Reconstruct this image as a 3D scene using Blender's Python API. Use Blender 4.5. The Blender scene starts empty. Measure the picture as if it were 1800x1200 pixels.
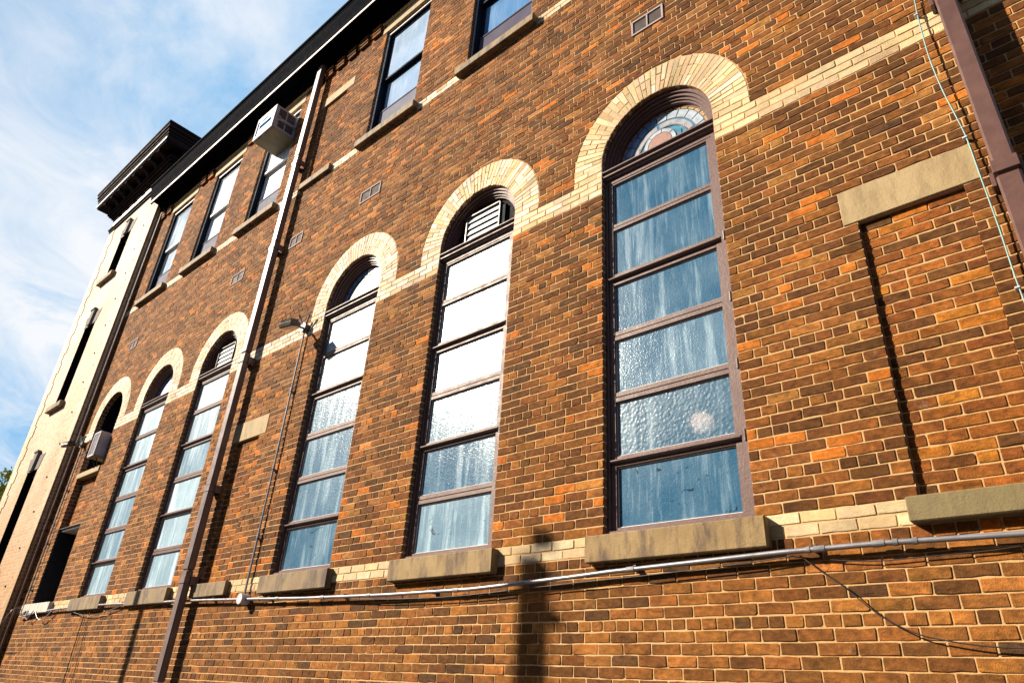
import bpy, math, random
from mathutils import Vector, Matrix, Euler
from mathutils.geometry import delaunay_2d_cdt
R = math.radians
random.seed(7)
C = bpy.context.scene.collection
SC = bpy.context.scene

# ------------------------------------------------------------------ camera
cd = bpy.data.cameras.new('camera')
cam = bpy.data.objects.new('camera', cd); C.objects.link(cam)
cam.location = (0, -4, 1.6)
cam.rotation_euler = (Matrix.Rotation(R(43.002696), 4, 'Z') @ Matrix.Rotation(R(117.819119), 4, 'X') @ Matrix.Rotation(R(3.740197), 4, 'Z')).to_euler()
cd.sensor_width = 36; cd.sensor_fit = 'HORIZONTAL'
cd.lens = 18 / math.tan(R(73.4022742) / 2)
cd.clip_start = .05; cd.clip_end = 3000
SC.camera = cam

# ------------------------------------------------------------------ light
SUN = Vector((-1.15, -1.0, .90)).normalized()
EL = math.asin(SUN.z); AZ = math.atan2(SUN.x, SUN.y)
sd = bpy.data.lights.new('sun', 'SUN'); sd.energy = 5.0; sd.angle = R(.53); sd.color = (1, .87, .69)
sun = bpy.data.objects.new('sun', sd); C.objects.link(sun)
sun.rotation_euler = SUN.to_track_quat('Z', 'Y').to_euler(); sun.location = SUN * 40

W = bpy.data.worlds.new('World'); SC.world = W; W.use_nodes = True
nt = W.node_tree; nt.nodes.clear()
def N(nt, t, **k):
    n = nt.nodes.new(t)
    for a, b in k.items(): setattr(n, a, b)
    return n
sky = N(nt, 'ShaderNodeTexSky', sky_type='NISHITA', sun_disc=False, sun_elevation=EL, sun_rotation=AZ, air_density=1.0, dust_density=.8, ozone_density=1.5)
tc = N(nt, 'ShaderNodeTexCoord')
sep = N(nt, 'ShaderNodeSeparateXYZ'); nt.links.new(tc.outputs['Generated'], sep.inputs[0])
ad = N(nt, 'ShaderNodeMath', operation='ADD'); ad.inputs[1].default_value = .18; nt.links.new(sep.outputs[2], ad.inputs[0])
mx_ = N(nt, 'ShaderNodeMath', operation='MAXIMUM'); mx_.inputs[1].default_value = .08; nt.links.new(ad.outputs[0], mx_.inputs[0])
dx = N(nt, 'ShaderNodeMath', operation='DIVIDE'); nt.links.new(sep.outputs[0], dx.inputs[0]); nt.links.new(mx_.outputs[0], dx.inputs[1])
dy = N(nt, 'ShaderNodeMath', operation='DIVIDE'); nt.links.new(sep.outputs[1], dy.inputs[0]); nt.links.new(mx_.outputs[0], dy.inputs[1])
cb = N(nt, 'ShaderNodeCombineXYZ'); nt.links.new(dx.outputs[0], cb.inputs[0]); nt.links.new(dy.outputs[0], cb.inputs[1])
mp = N(nt, 'ShaderNodeMapping'); mp.inputs['Location'].default_value = (5.5, 5.1, 0); mp.inputs['Rotation'].default_value = (0, 0, R(25)); mp.inputs['Scale'].default_value = (1.0, .62, 1)
nt.links.new(cb.outputs[0], mp.inputs[0])
no = N(nt, 'ShaderNodeTexNoise'); no.inputs['Scale'].default_value = .9; no.inputs['Detail'].default_value = 9; no.inputs['Roughness'].default_value = .55; no.inputs['Distortion'].default_value = .5
nt.links.new(mp.outputs[0], no.inputs['Vector'])
rp = N(nt, 'ShaderNodeValToRGB'); rp.color_ramp.elements[0].position = .46; rp.color_ramp.elements[1].position = .68
rp.color_ramp.elements[0].color = (.04, .04, .04, 1); rp.color_ramp.elements[1].color = (.95, .95, .95, 1)
no2 = N(nt, 'ShaderNodeTexNoise'); no2.inputs['Scale'].default_value = 3.6; no2.inputs['Detail'].default_value = 8; no2.inputs['Roughness'].default_value = .62; no2.inputs['Distortion'].default_value = 1.2
nt.links.new(cb.outputs[0], no2.inputs['Vector'])
nm = N(nt, 'ShaderNodeMath', operation='MULTIPLY'); nm.inputs[1].default_value = .42; nt.links.new(no2.outputs['Fac'], nm.inputs[0])
nm2 = N(nt, 'ShaderNodeMath', operation='MULTIPLY_ADD'); nm2.inputs[1].default_value = .72; nt.links.new(no.outputs['Fac'], nm2.inputs[0]); nt.links.new(nm.outputs[0], nm2.inputs[2])
nt.links.new(nm2.outputs[0], rp.inputs[0])
# thin milky veil and clouds over the northern half of the sky, clear sky towards the sun
vm = N(nt, 'ShaderNodeMapRange'); vm.inputs[1].default_value = -.45; vm.inputs[2].default_value = .15; nt.links.new(sep.outputs[1], vm.inputs[0])
veil = N(nt, 'ShaderNodeMix', data_type='RGBA'); veil.inputs[7].default_value = (1.7, 4.2, 7.0, 1); nt.links.new(sky.outputs[0], veil.inputs[6])
vf = N(nt, 'ShaderNodeMath', operation='MULTIPLY'); vf.inputs[1].default_value = .95; nt.links.new(vm.outputs[0], vf.inputs[0]); nt.links.new(vf.outputs[0], veil.inputs[0])
cf = N(nt, 'ShaderNodeMath', operation='MULTIPLY'); nt.links.new(rp.outputs[0], cf.inputs[0])
vm2 = N(nt, 'ShaderNodeMapRange'); vm2.inputs[1].default_value = -.45; vm2.inputs[2].default_value = .15; vm2.inputs[3].default_value = .12; nt.links.new(sep.outputs[1], vm2.inputs[0]); nt.links.new(vm2.outputs[0], cf.inputs[1])
mixc = N(nt, 'ShaderNodeMix', data_type='RGBA'); nt.links.new(cf.outputs[0], mixc.inputs[0])
nt.links.new(veil.outputs[2], mixc.inputs[6]); mixc.inputs[7].default_value = (7.6, 7.7, 7.9, 1)
bg = N(nt, 'ShaderNodeBackground'); bg.inputs[1].default_value = .05; nt.links.new(mixc.outputs[2], bg.inputs[0])
wo = N(nt, 'ShaderNodeOutputWorld'); nt.links.new(bg.outputs[0], wo.inputs[0])
W.cycles.sampling_method = 'AUTOMATIC'

SC.view_settings.view_transform = 'Standard'; SC.view_settings.look = 'None'
SC.view_settings.exposure = 1.35; SC.view_settings.gamma = 1
SC.cycles.max_bounces = 6

# ------------------------------------------------------------------ materials
MAT = {}
class NB:
    def __init__(s, name):
        s.m = bpy.data.materials.new(name); s.m.use_nodes = True; s.t = s.m.node_tree; s.t.nodes.clear(); MAT[name] = s.m
        s.o = s.n('ShaderNodeOutputMaterial'); s.p = s.n('ShaderNodeBsdfPrincipled'); s.l(s.p.outputs[0], s.o.inputs[0])
        s.tc = s.n('ShaderNodeTexCoord')
    def n(s, t, **k): return N(s.t, t, **k)
    def l(s, a, b): s.t.links.new(a, b)
    def noise(s, scale, detail=4, rough=.6, stretch=(1, 1, 1), dist=0, coord=None):
        mp = s.n('ShaderNodeMapping'); mp.inputs['Scale'].default_value = stretch
        s.l(coord or s.tc.outputs['Object'], mp.inputs[0])
        n = s.n('ShaderNodeTexNoise'); n.inputs['Scale'].default_value = scale; n.inputs['Detail'].default_value = detail
        n.inputs['Roughness'].default_value = rough; n.inputs['Distortion'].default_value = dist
        s.l(mp.outputs[0], n.inputs['Vector']); return n.outputs['Fac']
    def ramp(s, f, a, b, ca=(0, 0, 0), cb=(1, 1, 1)):
        r = s.n('ShaderNodeValToRGB'); e = r.color_ramp.elements
        e[0].position = a; e[1].position = b; e[0].color = (*ca, 1); e[1].color = (*cb, 1); s.l(f, r.inputs[0]); return r.outputs[0]
    def mix(s, f, a, b, mode='MIX'):
        m = s.n('ShaderNodeMix', data_type='RGBA', blend_type=mode)
        for i, v in ((0, f), (6, a), (7, b)):
            if hasattr(v, 'is_linked'): s.l(v, m.inputs[i])
            elif isinstance(v, tuple): m.inputs[i].default_value = (*v, 1)
            else: m.inputs[i].default_value = v
        return m.outputs[2]
    def math(s, op, a, b=0.0):
        m = s.n('ShaderNodeMath', operation=op)
        for i, v in ((0, a), (1, b)):
            if hasattr(v, 'is_linked'): s.l(v, m.inputs[i])
            else: m.inputs[i].default_value = v
        return m.outputs[0]
    def bump(s, h, strength, dist=.01):
        b = s.n('ShaderNodeBump'); b.inputs['Strength'].default_value = strength; b.inputs['Distance'].default_value = dist
        s.l(h, b.inputs['Height']); s.l(b.outputs[0], s.p.inputs['Normal'])
    def col(s, c):
        if hasattr(c, 'is_linked'): s.l(c, s.p.inputs['Base Color'])
        else: s.p.inputs['Base Color'].default_value = (*c, 1)
    def rough(s, r):
        if hasattr(r, 'is_linked'): s.l(r, s.p.inputs['Roughness'])
        else: s.p.inputs['Roughness'].default_value = r

def brick_like(name, rough=.85, var=.35, spec=.3, dark=.55):
    b = NB(name)
    a = b.n('ShaderNodeAttribute', attribute_name='brick_col')
    n1 = b.noise(22, 5, .65, (1, 1, 1.6)); n2 = b.noise(120, 3, .7)
    v = b.ramp(n1, .3, .72, (1 - var * 1.25,) * 3, (1 + var * 1.2, 1 + var, 1 + var * .9))
    c = b.mix(1.0, a.outputs['Color'], v, 'MULTIPLY')
    fire = b.noise(11, 4, .62, (1, 1, 1.9), .6)
    if var > .2:
        c = b.mix(b.math('MULTIPLY', b.ramp(fire, .54, .66), .75), c, b.mix(1.0, c, (1.5, 1.42, 1.25), 'MULTIPLY'))
        c = b.mix(b.math('MULTIPLY', b.ramp(fire, .36, .46, (1, 1, 1), (0, 0, 0)), .8), c, b.mix(1.0, c, (.58, .60, .70), 'MULTIPLY'))
    pits = b.ramp(b.noise(210, 2, .5), .33, .43, (dark,) * 3, (1, 1, 1))
    c = b.mix(.8, c, pits, 'MULTIPLY')
    big = b.ramp(b.noise(.9, 4, .6), .35, .7, (.84, .84, .84), (1.12, 1.10, 1.08))
    c = b.mix(1.0, c, big, 'MULTIPLY')
    drip = b.ramp(b.noise(2.6, 5, .6, (1, 1, .22)), .38, .66, (.80, .79, .80), (1.08, 1.08, 1.07)); c = b.mix(1.0, c, drip, 'MULTIPLY')
    salt = b.ramp(b.noise(5.5, 7, .72), .63, .74); c = b.mix(b.math('MULTIPLY', salt, .35), c, (.40, .30, .22))
    b.col(c); b.rough(rough); b.p.inputs['Specular IOR Level'].default_value = spec
    h = b.math('ADD', b.math('MULTIPLY', n1, .5), b.math('ADD', n2, b.math('MULTIPLY', b.noise(330, 2), .5)))
    b.bump(h, .75, .006); return b.m
brick_like('clay_brick', spec=.12); brick_like('cream_brick', .8, .14, .3, .62)

b = NB('mortar')
n = b.noise(60, 4); nb = b.noise(1.3, 4)
c = b.mix(b.ramp(n, .3, .7), (.33, .185, .065), (.50, .305, .13))
c = b.mix(b.ramp(nb, .4, .7), c, (.45, .30, .15)); b.col(c); b.rough(.95); b.bump(b.noise(180, 3), .7, .004)

def masonry(name, c1, c2, cm, bw=.2, bh=.0684, ms=.009, height_tint=False, off=.5):
    """coursed brick for reveals and for the far tower, drawn on world (x+y, z)"""
    b = NB(name)
    sp = b.n('ShaderNodeSeparateXYZ'); b.l(b.tc.outputs['Object'], sp.inputs[0])
    cb = b.n('ShaderNodeCombineXYZ'); b.l(b.math('ADD', sp.outputs[0], sp.outputs[1]), cb.inputs[0])
    b.l(b.math('ADD', sp.outputs[2], -2.533 + .0684 * 60), cb.inputs[1])
    t = b.n('ShaderNodeTexBrick', offset=off); b.l(cb.outputs[0], t.inputs['Vector'])
    t.inputs['Scale'].default_value = 1; t.inputs['Brick Width'].default_value = bw; t.inputs['Row Height'].default_value = bh
    t.inputs['Mortar Size'].default_value = ms; t.inputs['Mortar Smooth'].default_value = .2
    t.inputs['Color1'].default_value = (*c1, 1); t.inputs['Color2'].default_value = (*c2, 1); t.inputs['Mortar'].default_value = (*cm, 1)
    v = b.ramp(b.noise(14, 5), .3, .7, (.8, .8, .8), (1.2, 1.18, 1.15))
    v2 = b.ramp(b.noise(.8, 4, .6), .35, .7, (.82, .80, .76), (1.08, 1.08, 1.08))
    c = b.mix(1.0, b.mix(1.0, t.outputs['Color'], v, 'MULTIPLY'), v2, 'MULTIPLY')
    if height_tint:   # browner towards the bottom, paler towards the top
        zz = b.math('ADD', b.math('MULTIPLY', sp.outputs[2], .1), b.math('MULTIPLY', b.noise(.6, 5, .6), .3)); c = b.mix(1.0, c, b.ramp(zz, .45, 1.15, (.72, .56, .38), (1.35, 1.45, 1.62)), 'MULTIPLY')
    b.col(c); b.rough(.9)
    h = b.math('SUBTRACT', b.math('MULTIPLY', b.noise(90, 3), .3), t.outputs['Fac'])
    b.bump(h, .6, .006); return b.m
masonry('reveal_brick', (.20, .085, .04), (.10, .05, .03), (.33, .22, .13))
masonry('tower_cream_brick', (.46, .35, .255), (.38, .275, .18), (.50, .40, .30), height_tint=True)
masonry('quoin_cream_brick', (.50, .395, .30), (.43, .325, .22), (.50, .40, .31), height_tint=True)

def stone(name, c1, c2, c3, r=.8, bs=.5):
    b = NB(name)
    c = b.mix(b.ramp(b.noise(5, 6, .6), .35, .68), c1, c2)
    c = b.mix(b.ramp(b.noise(9, 6, .7, (1, 1, .25)), .47, .64), c, c3)
    c = b.mix(b.ramp(b.noise(160, 2), .28, .4, (.6,) * 3, (0, 0, 0)), c, c3)
    b.col(c); b.rough(r); b.bump(b.math('ADD', b.noise(90, 5, .7), b.noise(18, 4, .6)), bs, .006)
stone('sandstone', (.185, .118, .042), (.25, .168, .068), (.070, .040, .022))
stone('weathered_sandstone', (.15, .098, .045), (.21, .143, .068), (.055, .034, .023))
stone('green_grey_stone', (.135, .102, .040), (.165, .125, .052), (.10, .072, .032))
stone('buff_stone', (.27, .195, .092), (.32, .235, .12), (.20, .14, .065))
stone('grey_stone', (.40, .36, .33), (.50, .45, .40), (.28, .25, .22))

def paint(name, c, r=.45, chip=None, amt=.68, metal=0, bumpy=.35, spec=.5):
    b = NB(name); b.p.inputs['Specular IOR Level'].default_value = spec
    v = b.ramp(b.noise(6, 5, .6), .3, .7, (.82,) * 3, (1.14,) * 3)
    k = b.mix(1.0, c, v, 'MULTIPLY')
    if chip: k = b.mix(b.ramp(b.noise(35, 6, .75), amt, amt + .03), k, chip)
    b.col(k); b.rough(b.ramp(b.noise(12, 4), .2, .8, (r * .8,) * 3, (min(1, r * 1.3),) * 3)); b.p.inputs['Metallic'].default_value = metal
    b.bump(b.noise(45, 4, .65), bumpy, .004)
paint('mauve_paint', (.098, .054, .049), .5, (.05, .026, .023), .66, bumpy=.6, spec=.3)
paint('black_paint_and_shade', (.006, .006, .009), .7, bumpy=.2, spec=.08)
paint('navy_paint', (.007, .011, .022), .7, bumpy=.2, spec=.08)
paint('eave_black', (.004, .005, .009), .95, bumpy=.1, spec=.01)
paint('eave_paint', (.016, .009, .010), .85, spec=.04)
paint('keystone_stone', (.16, .145, .14), .8, spec=.1)
paint('pale_trim', (.62, .58, .54), .5, (.3, .22, .18), .66)
paint('white_trim', (.78, .76, .72), .5)
paint('brown_pipe', (.095, .046, .036), .34, (.18, .11, .09), .69, bumpy=.2)
paint('pipe_enamel', (.12, .078, .07), .36, (.22, .17, .15), .67, bumpy=.3)
paint('galvanised', (.20, .195, .215), .38, (.12, .11, .11), .66, metal=.4, bumpy=.15)
paint('teal_cable', (.14, .27, .27), .5, bumpy=.1)
paint('black_rubber', (.01, .009, .009), .5)
paint('dark_metal', (.045, .03, .028), .4)
paint('appliance_white', (.42, .42, .46), .5, (.3, .26, .23), .66, bumpy=.1, spec=.2)
paint('appliance_grey', (.34, .32, .37), .5, (.22, .17, .15), .70, bumpy=.1, spec=.2)
paint('appliance_base', (.24, .20, .13), .7, (.12, .07, .04), .6, bumpy=.1, spec=.1)
paint('blue_plastic', (.004, .06, .17), .9, bumpy=.1, spec=0)
paint('dark_grille', (.035, .03, .045), .6)
paint('vent_frame', (.30, .24, .235), .8, spec=.2)
paint('vent_grid', (.075, .052, .05), .9)
paint('vent_dark', (.03, .02, .018), .9)
paint('screen_grey', (.16, .165, .21), .8, bumpy=.1, spec=.05)
paint('screen_violet', (.075, .07, .105), .8, bumpy=.1, spec=.05)
paint('lead', (.03, .03, .035), .5)
paint('blind_white', (.80, .82, .86), .6, bumpy=.1)
paint('void_dark', (.006, .006, .009), .9)
paint('wood_pole', (.13, .085, .055), .9)
paint('roof_felt', (.05, .05, .05), .9)
paint('asphalt', (.045, .045, .045), .95, (.07, .07, .07), .6)
paint('concrete', (.10, .097, .09), .9, (.07, .07, .065), .6)
paint('grass_soil', (.06, .08, .03), .95)
paint('lamp_lens', (.50, .38, .24), .35)
b = NB('leaf'); n = b.noise(2.2, 3)
b.col(b.mix(b.ramp(n, .35, .65), (.09, .13, .015), (.30, .30, .03))); b.rough(.6)
paint('bark', (.07, .05, .035), .9)

def glass(name, frosted, clear, frost, rmin=.09, rmax=.45, streak=.7, bump=.35, bscale=85, trans=0, spec=.30):
    """obscured window glass with a patchy layer of condensation: Object Info colour R = layer plus reflected sun painted as white"""
    b = NB(name)
    oi = b.n('ShaderNodeObjectInfo'); sc = b.n('ShaderNodeSeparateColor'); b.l(oi.outputs['Color'], sc.inputs[0])
    vec = b.n('ShaderNodeVectorMath', operation='ADD'); cx = b.n('ShaderNodeCombineXYZ')
    b.l(b.math('MULTIPLY', oi.outputs['Random'], 37.0), cx.inputs[0]); b.l(b.math('MULTIPLY', oi.outputs['Random'], 11.0), cx.inputs[2])
    b.l(b.tc.outputs['Object'], vec.inputs[0]); b.l(cx.outputs[0], vec.inputs[1]); co = vec.outputs[0]
    st = b.noise(7.5, 6, .65, (1, 1, .10), .35, co); st2 = b.noise(30, 5, .7, (1, 1, .07), .2, co); cl = b.noise(2.6, 5, .6, (1, 1, .8), 0, co)
    sp = b.noise(110, 3, .7, (1, 1, .45), 0, co)
    f = b.math('ADD', b.math('MULTIPLY', b.ramp(st, .50, .63), streak), b.math('MULTIPLY', b.ramp(st2, .54, .68), streak * .7))
    f = b.math('ADD', b.math('ADD', f, b.math('MULTIPLY', b.ramp(cl, .42, .72), .35)), b.math('MULTIPLY', b.ramp(sp, .5, .75), .22))
    f = b.math('MULTIPLY', b.math('MULTIPLY', f, .62), b.math('ADD', .42, sc.outputs[0]))
    f = b.math('ADD', f, sc.outputs[0]); f = b.math('MINIMUM', f, 1.0)
    scr = b.ramp(b.noise(3.3, 7, .72, (1, 1, 1.8), 2.5, co), .355, .37, (.2,) * 3, (1,) * 3)
    c = b.mix(f, clear, frosted); c = b.mix(b.math('MULTIPLY', sc.outputs[1], 1.0), c, scr, 'MULTIPLY')
    b.col(c); b.rough(b.math('ADD', b.math('MULTIPLY', f, rmax - rmin), b.math('ADD', rmin, b.math('MULTIPLY', sc.outputs[2], .2))))
    b.p.inputs['Transmission Weight'].default_value = trans
    b.p.inputs['IOR'].default_value = 1.5; b.p.inputs['Specular IOR Level'].default_value = spec
    vo = b.n('ShaderNodeTexVoronoi', feature='SMOOTH_F1'); vo.inputs['Scale'].default_value = bscale; b.l(co, vo.inputs['Vector'])
    h = b.math('ADD', vo.outputs['Distance'], b.noise(bscale * .5, 3, .6, (1, 1, 1), 0, co))
    b.bump(h, bump, .006)
    bn = [n for n in b.t.nodes if n.type == 'BUMP'][0]; b.l(b.math('ADD', b.math('MULTIPLY', sc.outputs[2], .55), bump), bn.inputs['Strength'])
glass('obscure_glass', (.46, .62, .72), (.014, .072, .145), 0, .15, .36, .8, .17, 95)
glass('obscure_glass_glint', (.36, .52, .64), (.020, .095, .18), 0, .24, .34, .9, .30, 42, .30)
b = NB('glint_glow'); b.col((1, 1, 1)); b.p.inputs['Emission Color'].default_value = (1, .26, .11, 1); b.p.inputs['Emission Strength'].default_value = 55
glass('sash_glass', (.55, .64, .74), (.06, .17, .36), 0, .04, .2, .3, .02, 8, 0, .6)
def flatglass(name, c, r=.18):
    b = NB(name); v = b.ramp(b.noise(16, 5, .65), .3, .7, (.7,) * 3, (1.2,) * 3)
    b.col(b.mix(1.0, c, v, 'MULTIPLY')); b.rough(r); b.bump(b.noise(70, 3), .25, .004)
flatglass('stained_blue', (.10, .22, .42)); flatglass('stained_pale', (.33, .39, .46)); flatglass('stained_amber', (.38, .26, .13))
flatglass('stained_rose', (.25, .13, .10), .35); flatglass('stained_grey', (.30, .30, .33)); flatglass('stained_teal', (.06, .20, .32))
flatglass('frosted_white', (.82, .85, .88), .35)

# ------------------------------------------------------------------ mesh helpers
class MB:
    def __init__(s): s.v = []; s.f = []; s.mi = []; s.c = None; s.cur = 0
    def face(s, pts, mi=None):
        k = len(s.v); s.v += [tuple(p) for p in pts]; s.f.append(tuple(range(k, k + len(pts)))); s.mi.append(s.cur if mi is None else mi)
    def hull(s, P, F):
        k = len(s.v); s.v += [tuple(p) for p in P]
        for f in F: s.f.append(tuple(k + i for i in f)); s.mi.append(s.cur)
    def box(s, x0, x1, y0, y1, z0, z1, bev=0, M=None):
        if bev <= 0:
            P = [(x0, y0, z0), (x1, y0, z0), (x1, y1, z0), (x0, y1, z0), (x0, y0, z1), (x1, y0, z1), (x1, y1, z1), (x0, y1, z1)]
            F = [(0, 3, 2, 1), (4, 5, 6, 7), (0, 1, 5, 4), (1, 2, 6, 5), (2, 3, 7, 6), (3, 0, 4, 7)]
        else:
            e = min(bev, (x1 - x0) * .45, (y1 - y0) * .45, (z1 - z0) * .45)
            bm = bmesh_box(x0, x1, y0, y1, z0, z1, e); P, F = bm
        if M is not None: P = [M @ Vector(p) for p in P]
        s.hull(P, F)
    def tube(s, pts, r, n=10, caps=True):
        pts = [Vector(p) for p in pts]; k0 = len(s.v); m = len(pts)
        up = None
        for i, p in enumerate(pts):
            d = (pts[min(i + 1, m - 1)] - pts[max(i - 1, 0)]).normalized()
            if up is None: up = d.orthogonal().normalized()
            a = (up - d * up.dot(d)).normalized(); up = a; b_ = d.cross(a)
            rr = r[i] if isinstance(r, (list, tuple)) else r
            for j in range(n):
                t = 2 * math.pi * j / n; s.v.append(tuple(p + a * (rr * math.cos(t)) + b_ * (rr * math.sin(t))))
        for i in range(m - 1):
            for j in range(n):
                a0 = k0 + i * n + j; a1 = k0 + i * n + (j + 1) % n
                s.f.append((a0, a1, a1 + n, a0 + n)); s.mi.append(s.cur)
        if caps:
            s.f.append(tuple(k0 + j for j in reversed(range(n)))); s.mi.append(s.cur)
            s.f.append(tuple(k0 + (m - 1) * n + j for j in range(n))); s.mi.append(s.cur)
    def sweep_x(s, prof, x0, x1):
        """profile of (y, z) extruded along x, closed polygon"""
        n = len(prof); k = len(s.v)
        s.v += [(x0, p[0], p[1]) for p in prof] + [(x1, p[0], p[1]) for p in prof]
        for i in range(n):
            j = (i + 1) % n; s.f.append((k + i, k + j, k + n + j, k + n + i)); s.mi.append(s.cur)
        s.f.append(tuple(k + i for i in reversed(range(n)))); s.mi.append(s.cur); s.f.append(tuple(k + n + i for i in range(n))); s.mi.append(s.cur)
    def arc(s, cx, cz, r0, r1, y0, y1, a0=0, a1=180, n=40):
        """solid ring sector standing in the wall plane, y0 front, y1 back"""
        k = len(s.v); full = abs(a1 - a0) >= 359.9; m = n + (0 if full else 1)
        for i in range(m):
            t = R(a0 + (a1 - a0) * i / n); c, q = math.cos(t), math.sin(t)
            s.v += [(cx + r0 * c, y0, cz + r0 * q), (cx + r1 * c, y0, cz + r1 * q), (cx + r1 * c, y1, cz + r1 * q), (cx + r0 * c, y1, cz + r0 * q)]
        for i in range(n):
            a = k + 4 * i; b_ = k + 4 * ((i + 1) % m)
            for e in range(4): s.f.append((a + e, b_ + e, b_ + (e + 1) % 4, a + (e + 1) % 4)); s.mi.append(s.cur)
        if not full:
            s.f.append((k, k + 1, k + 2, k + 3)); a = k + 4 * n; s.f.append((a + 3, a + 2, a + 1, a)); s.mi += [s.cur] * 2
    def disc(s, cx, cz, r, y0, y1, n=40):
        k = len(s.v)
        for y in (y0, y1): s.v += [(cx + r * math.cos(2 * math.pi * i / n), y, cz + r * math.sin(2 * math.pi * i / n)) for i in range(n)]
        s.f.append(tuple(k + i for i in range(n))); s.f.append(tuple(k + n + i for i in reversed(range(n)))); s.mi += [s.cur] * 2
        for i in range(n): s.f.append((k + i, k + n + i, k + n + (i + 1) % n, k + (i + 1) % n)); s.mi.append(s.cur)
    def poly(s, pts, y0, y1):
        n = len(pts); k = len(s.v)
        s.v += [(p[0], y0, p[1]) for p in pts] + [(p[0], y1, p[1]) for p in pts]
        s.f.append(tuple(k + i for i in range(n))); s.f.append(tuple(k + n + i for i in reversed(range(n)))); s.mi += [s.cur] * 2
        for i in range(n): s.f.append((k + i, k + n + i, k + n + (i + 1) % n, k + (i + 1) % n)); s.mi.append(s.cur)
def bmesh_box(x0, x1, y0, y1, z0, z1, e):
    P = []; ix = {}
    X = (x0, x1); Y = (y0, y1); Z = (z0, z1); s = (1, -1)
    for i in (0, 1):
        for j in (0, 1):
            for k in (0, 1):
                for a in range(3):
                    p = [X[i] + s[i] * e, Y[j] + s[j] * e, Z[k] + s[k] * e]; p[a] = (X[i], Y[j], Z[k])[a]
                    ix[(i, j, k, a)] = len(P); P.append(tuple(p))
    F = []
    for i in (0, 1):
        for j in (0, 1):
            for k in (0, 1): F.append((ix[(i, j, k, 0)], ix[(i, j, k, 1)], ix[(i, j, k, 2)]))
    for i in (0, 1):
        F.append(tuple(ix[(i, j, k, 0)] for j, k in ((0, 0), (1, 0), (1, 1), (0, 1))))
        F.append(tuple(ix[(j, i, k, 1)] for j, k in ((0, 0), (1, 0), (1, 1), (0, 1))))
        F.append(tuple(ix[(j, k, i, 2)] for j, k in ((0, 0), (1, 0), (1, 1), (0, 1))))
    for i in (0, 1):
        for j in (0, 1):
            F.append((ix[(i, j, 0, 0)], ix[(i, j, 1, 0)], ix[(i, j, 1, 1)], ix[(i, j, 0, 1)]))
            F.append((ix[(i, 0, j, 0)], ix[(i, 1, j, 0)], ix[(i, 1, j, 2)], ix[(i, 0, j, 2)]))
            F.append((ix[(0, i, j, 1)], ix[(1, i, j, 1)], ix[(1, i, j, 2)], ix[(0, i, j, 2)]))
    return P, F

def wloc(o):
    v = Vector(o.location)
    while o.parent: o = o.parent; v += Vector(o.location)
    return v
def obj(name, mb, mats, parent=None, smooth=False, colors=None, fixn=True, loc=None):
    """geometry is given in world metres; the object's origin goes to its parent's (or to loc)"""
    me = bpy.data.meshes.new(name)
    off = wloc(parent) if parent is not None else (Vector(loc) if loc else Vector((0, 0, 0)))
    me.from_pydata([(v[0] - off.x, v[1] - off.y, v[2] - off.z) for v in mb.v], [], mb.f)
    if isinstance(mats, str): mats = [mats]
    for m in mats: me.materials.append(MAT[m])
    if len(mats) > 1: me.polygons.foreach_set('material_index', mb.mi)
    if colors is not None:
        at = me.attributes.new('brick_col', 'FLOAT_COLOR', 'POINT'); at.data.foreach_set('color', colors)
    if fixn:
        import bmesh
        bm = bmesh.new(); bm.from_mesh(me); bmesh.ops.recalc_face_normals(bm, faces=bm.faces); bm.to_mesh(me); bm.free()
    if smooth: me.polygons.foreach_set('use_smooth', [True] * len(me.polygons)); me.shade_smooth() if hasattr(me, 'shade_smooth') else None
    me.update()
    o = bpy.data.objects.new(name, me); C.objects.link(o)
    if parent is not None: o.parent = parent
    elif loc: o.location = loc
    return o
def each(name, mb, mats, parent, colors=None, **k):
    """one object per loose piece of the mesh"""
    p = list(range(len(mb.v)))
    def find(i):
        while p[i] != i: p[i] = p[p[i]]; i = p[i]
        return i
    for f in mb.f:
        a = find(f[0])
        for i in f[1:]: p[find(i)] = a
    groups = {}
    for fi, f in enumerate(mb.f): groups.setdefault(find(f[0]), []).append(fi)
    out = []
    for g_ in groups.values():
        q = MB(); mp_ = {}; cc = []
        for fi in g_:
            for i in mb.f[fi]:
                if i not in mp_: mp_[i] = len(q.v); q.v.append(mb.v[i]); cc += colors[4 * i:4 * i + 4] if colors else []
            q.f.append(tuple(mp_[i] for i in mb.f[fi])); q.mi.append(mb.mi[fi])
        out.append(obj(name, q, mats, parent, colors=cc if colors else None, **k))
    return out
def tag(o, label, cat, group=None, kind=None):
    if label: o['label'] = label
    if cat: o['category'] = cat
    if group: o['group'] = group
    if kind: o['kind'] = kind
    return o
def thing(name, loc, label, cat, group=None):
    o = bpy.data.objects.new(name, None); o.empty_display_size = .3; C.objects.link(o); o.location = loc
    return tag(o, label, cat, group)
bpy.context.view_layer.update()

# ------------------------------------------------------------------ ground
g = MB(); g.face([(-600, -600, -.02), (600, -600, -.02), (600, 600, -.02), (-600, 600, -.02)]); tag(obj('ground', g, 'grass_soil', fixn=False), 'green soil around the building', None, kind='structure')
g = MB(); g.face([(-80, -16, 0), (60, -16, 0), (60, -1.2, 0), (-80, -1.2, 0)]); tag(obj('road', g, 'asphalt', fixn=False), 'asphalt alley running along the brick wall', None, kind='structure')
g = MB(); g.box(-80, 60, -1.2, .0, -.1, .12); tag(obj('pavement', g, 'concrete'), 'concrete footway at the foot of the wall', None, kind='structure')

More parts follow.
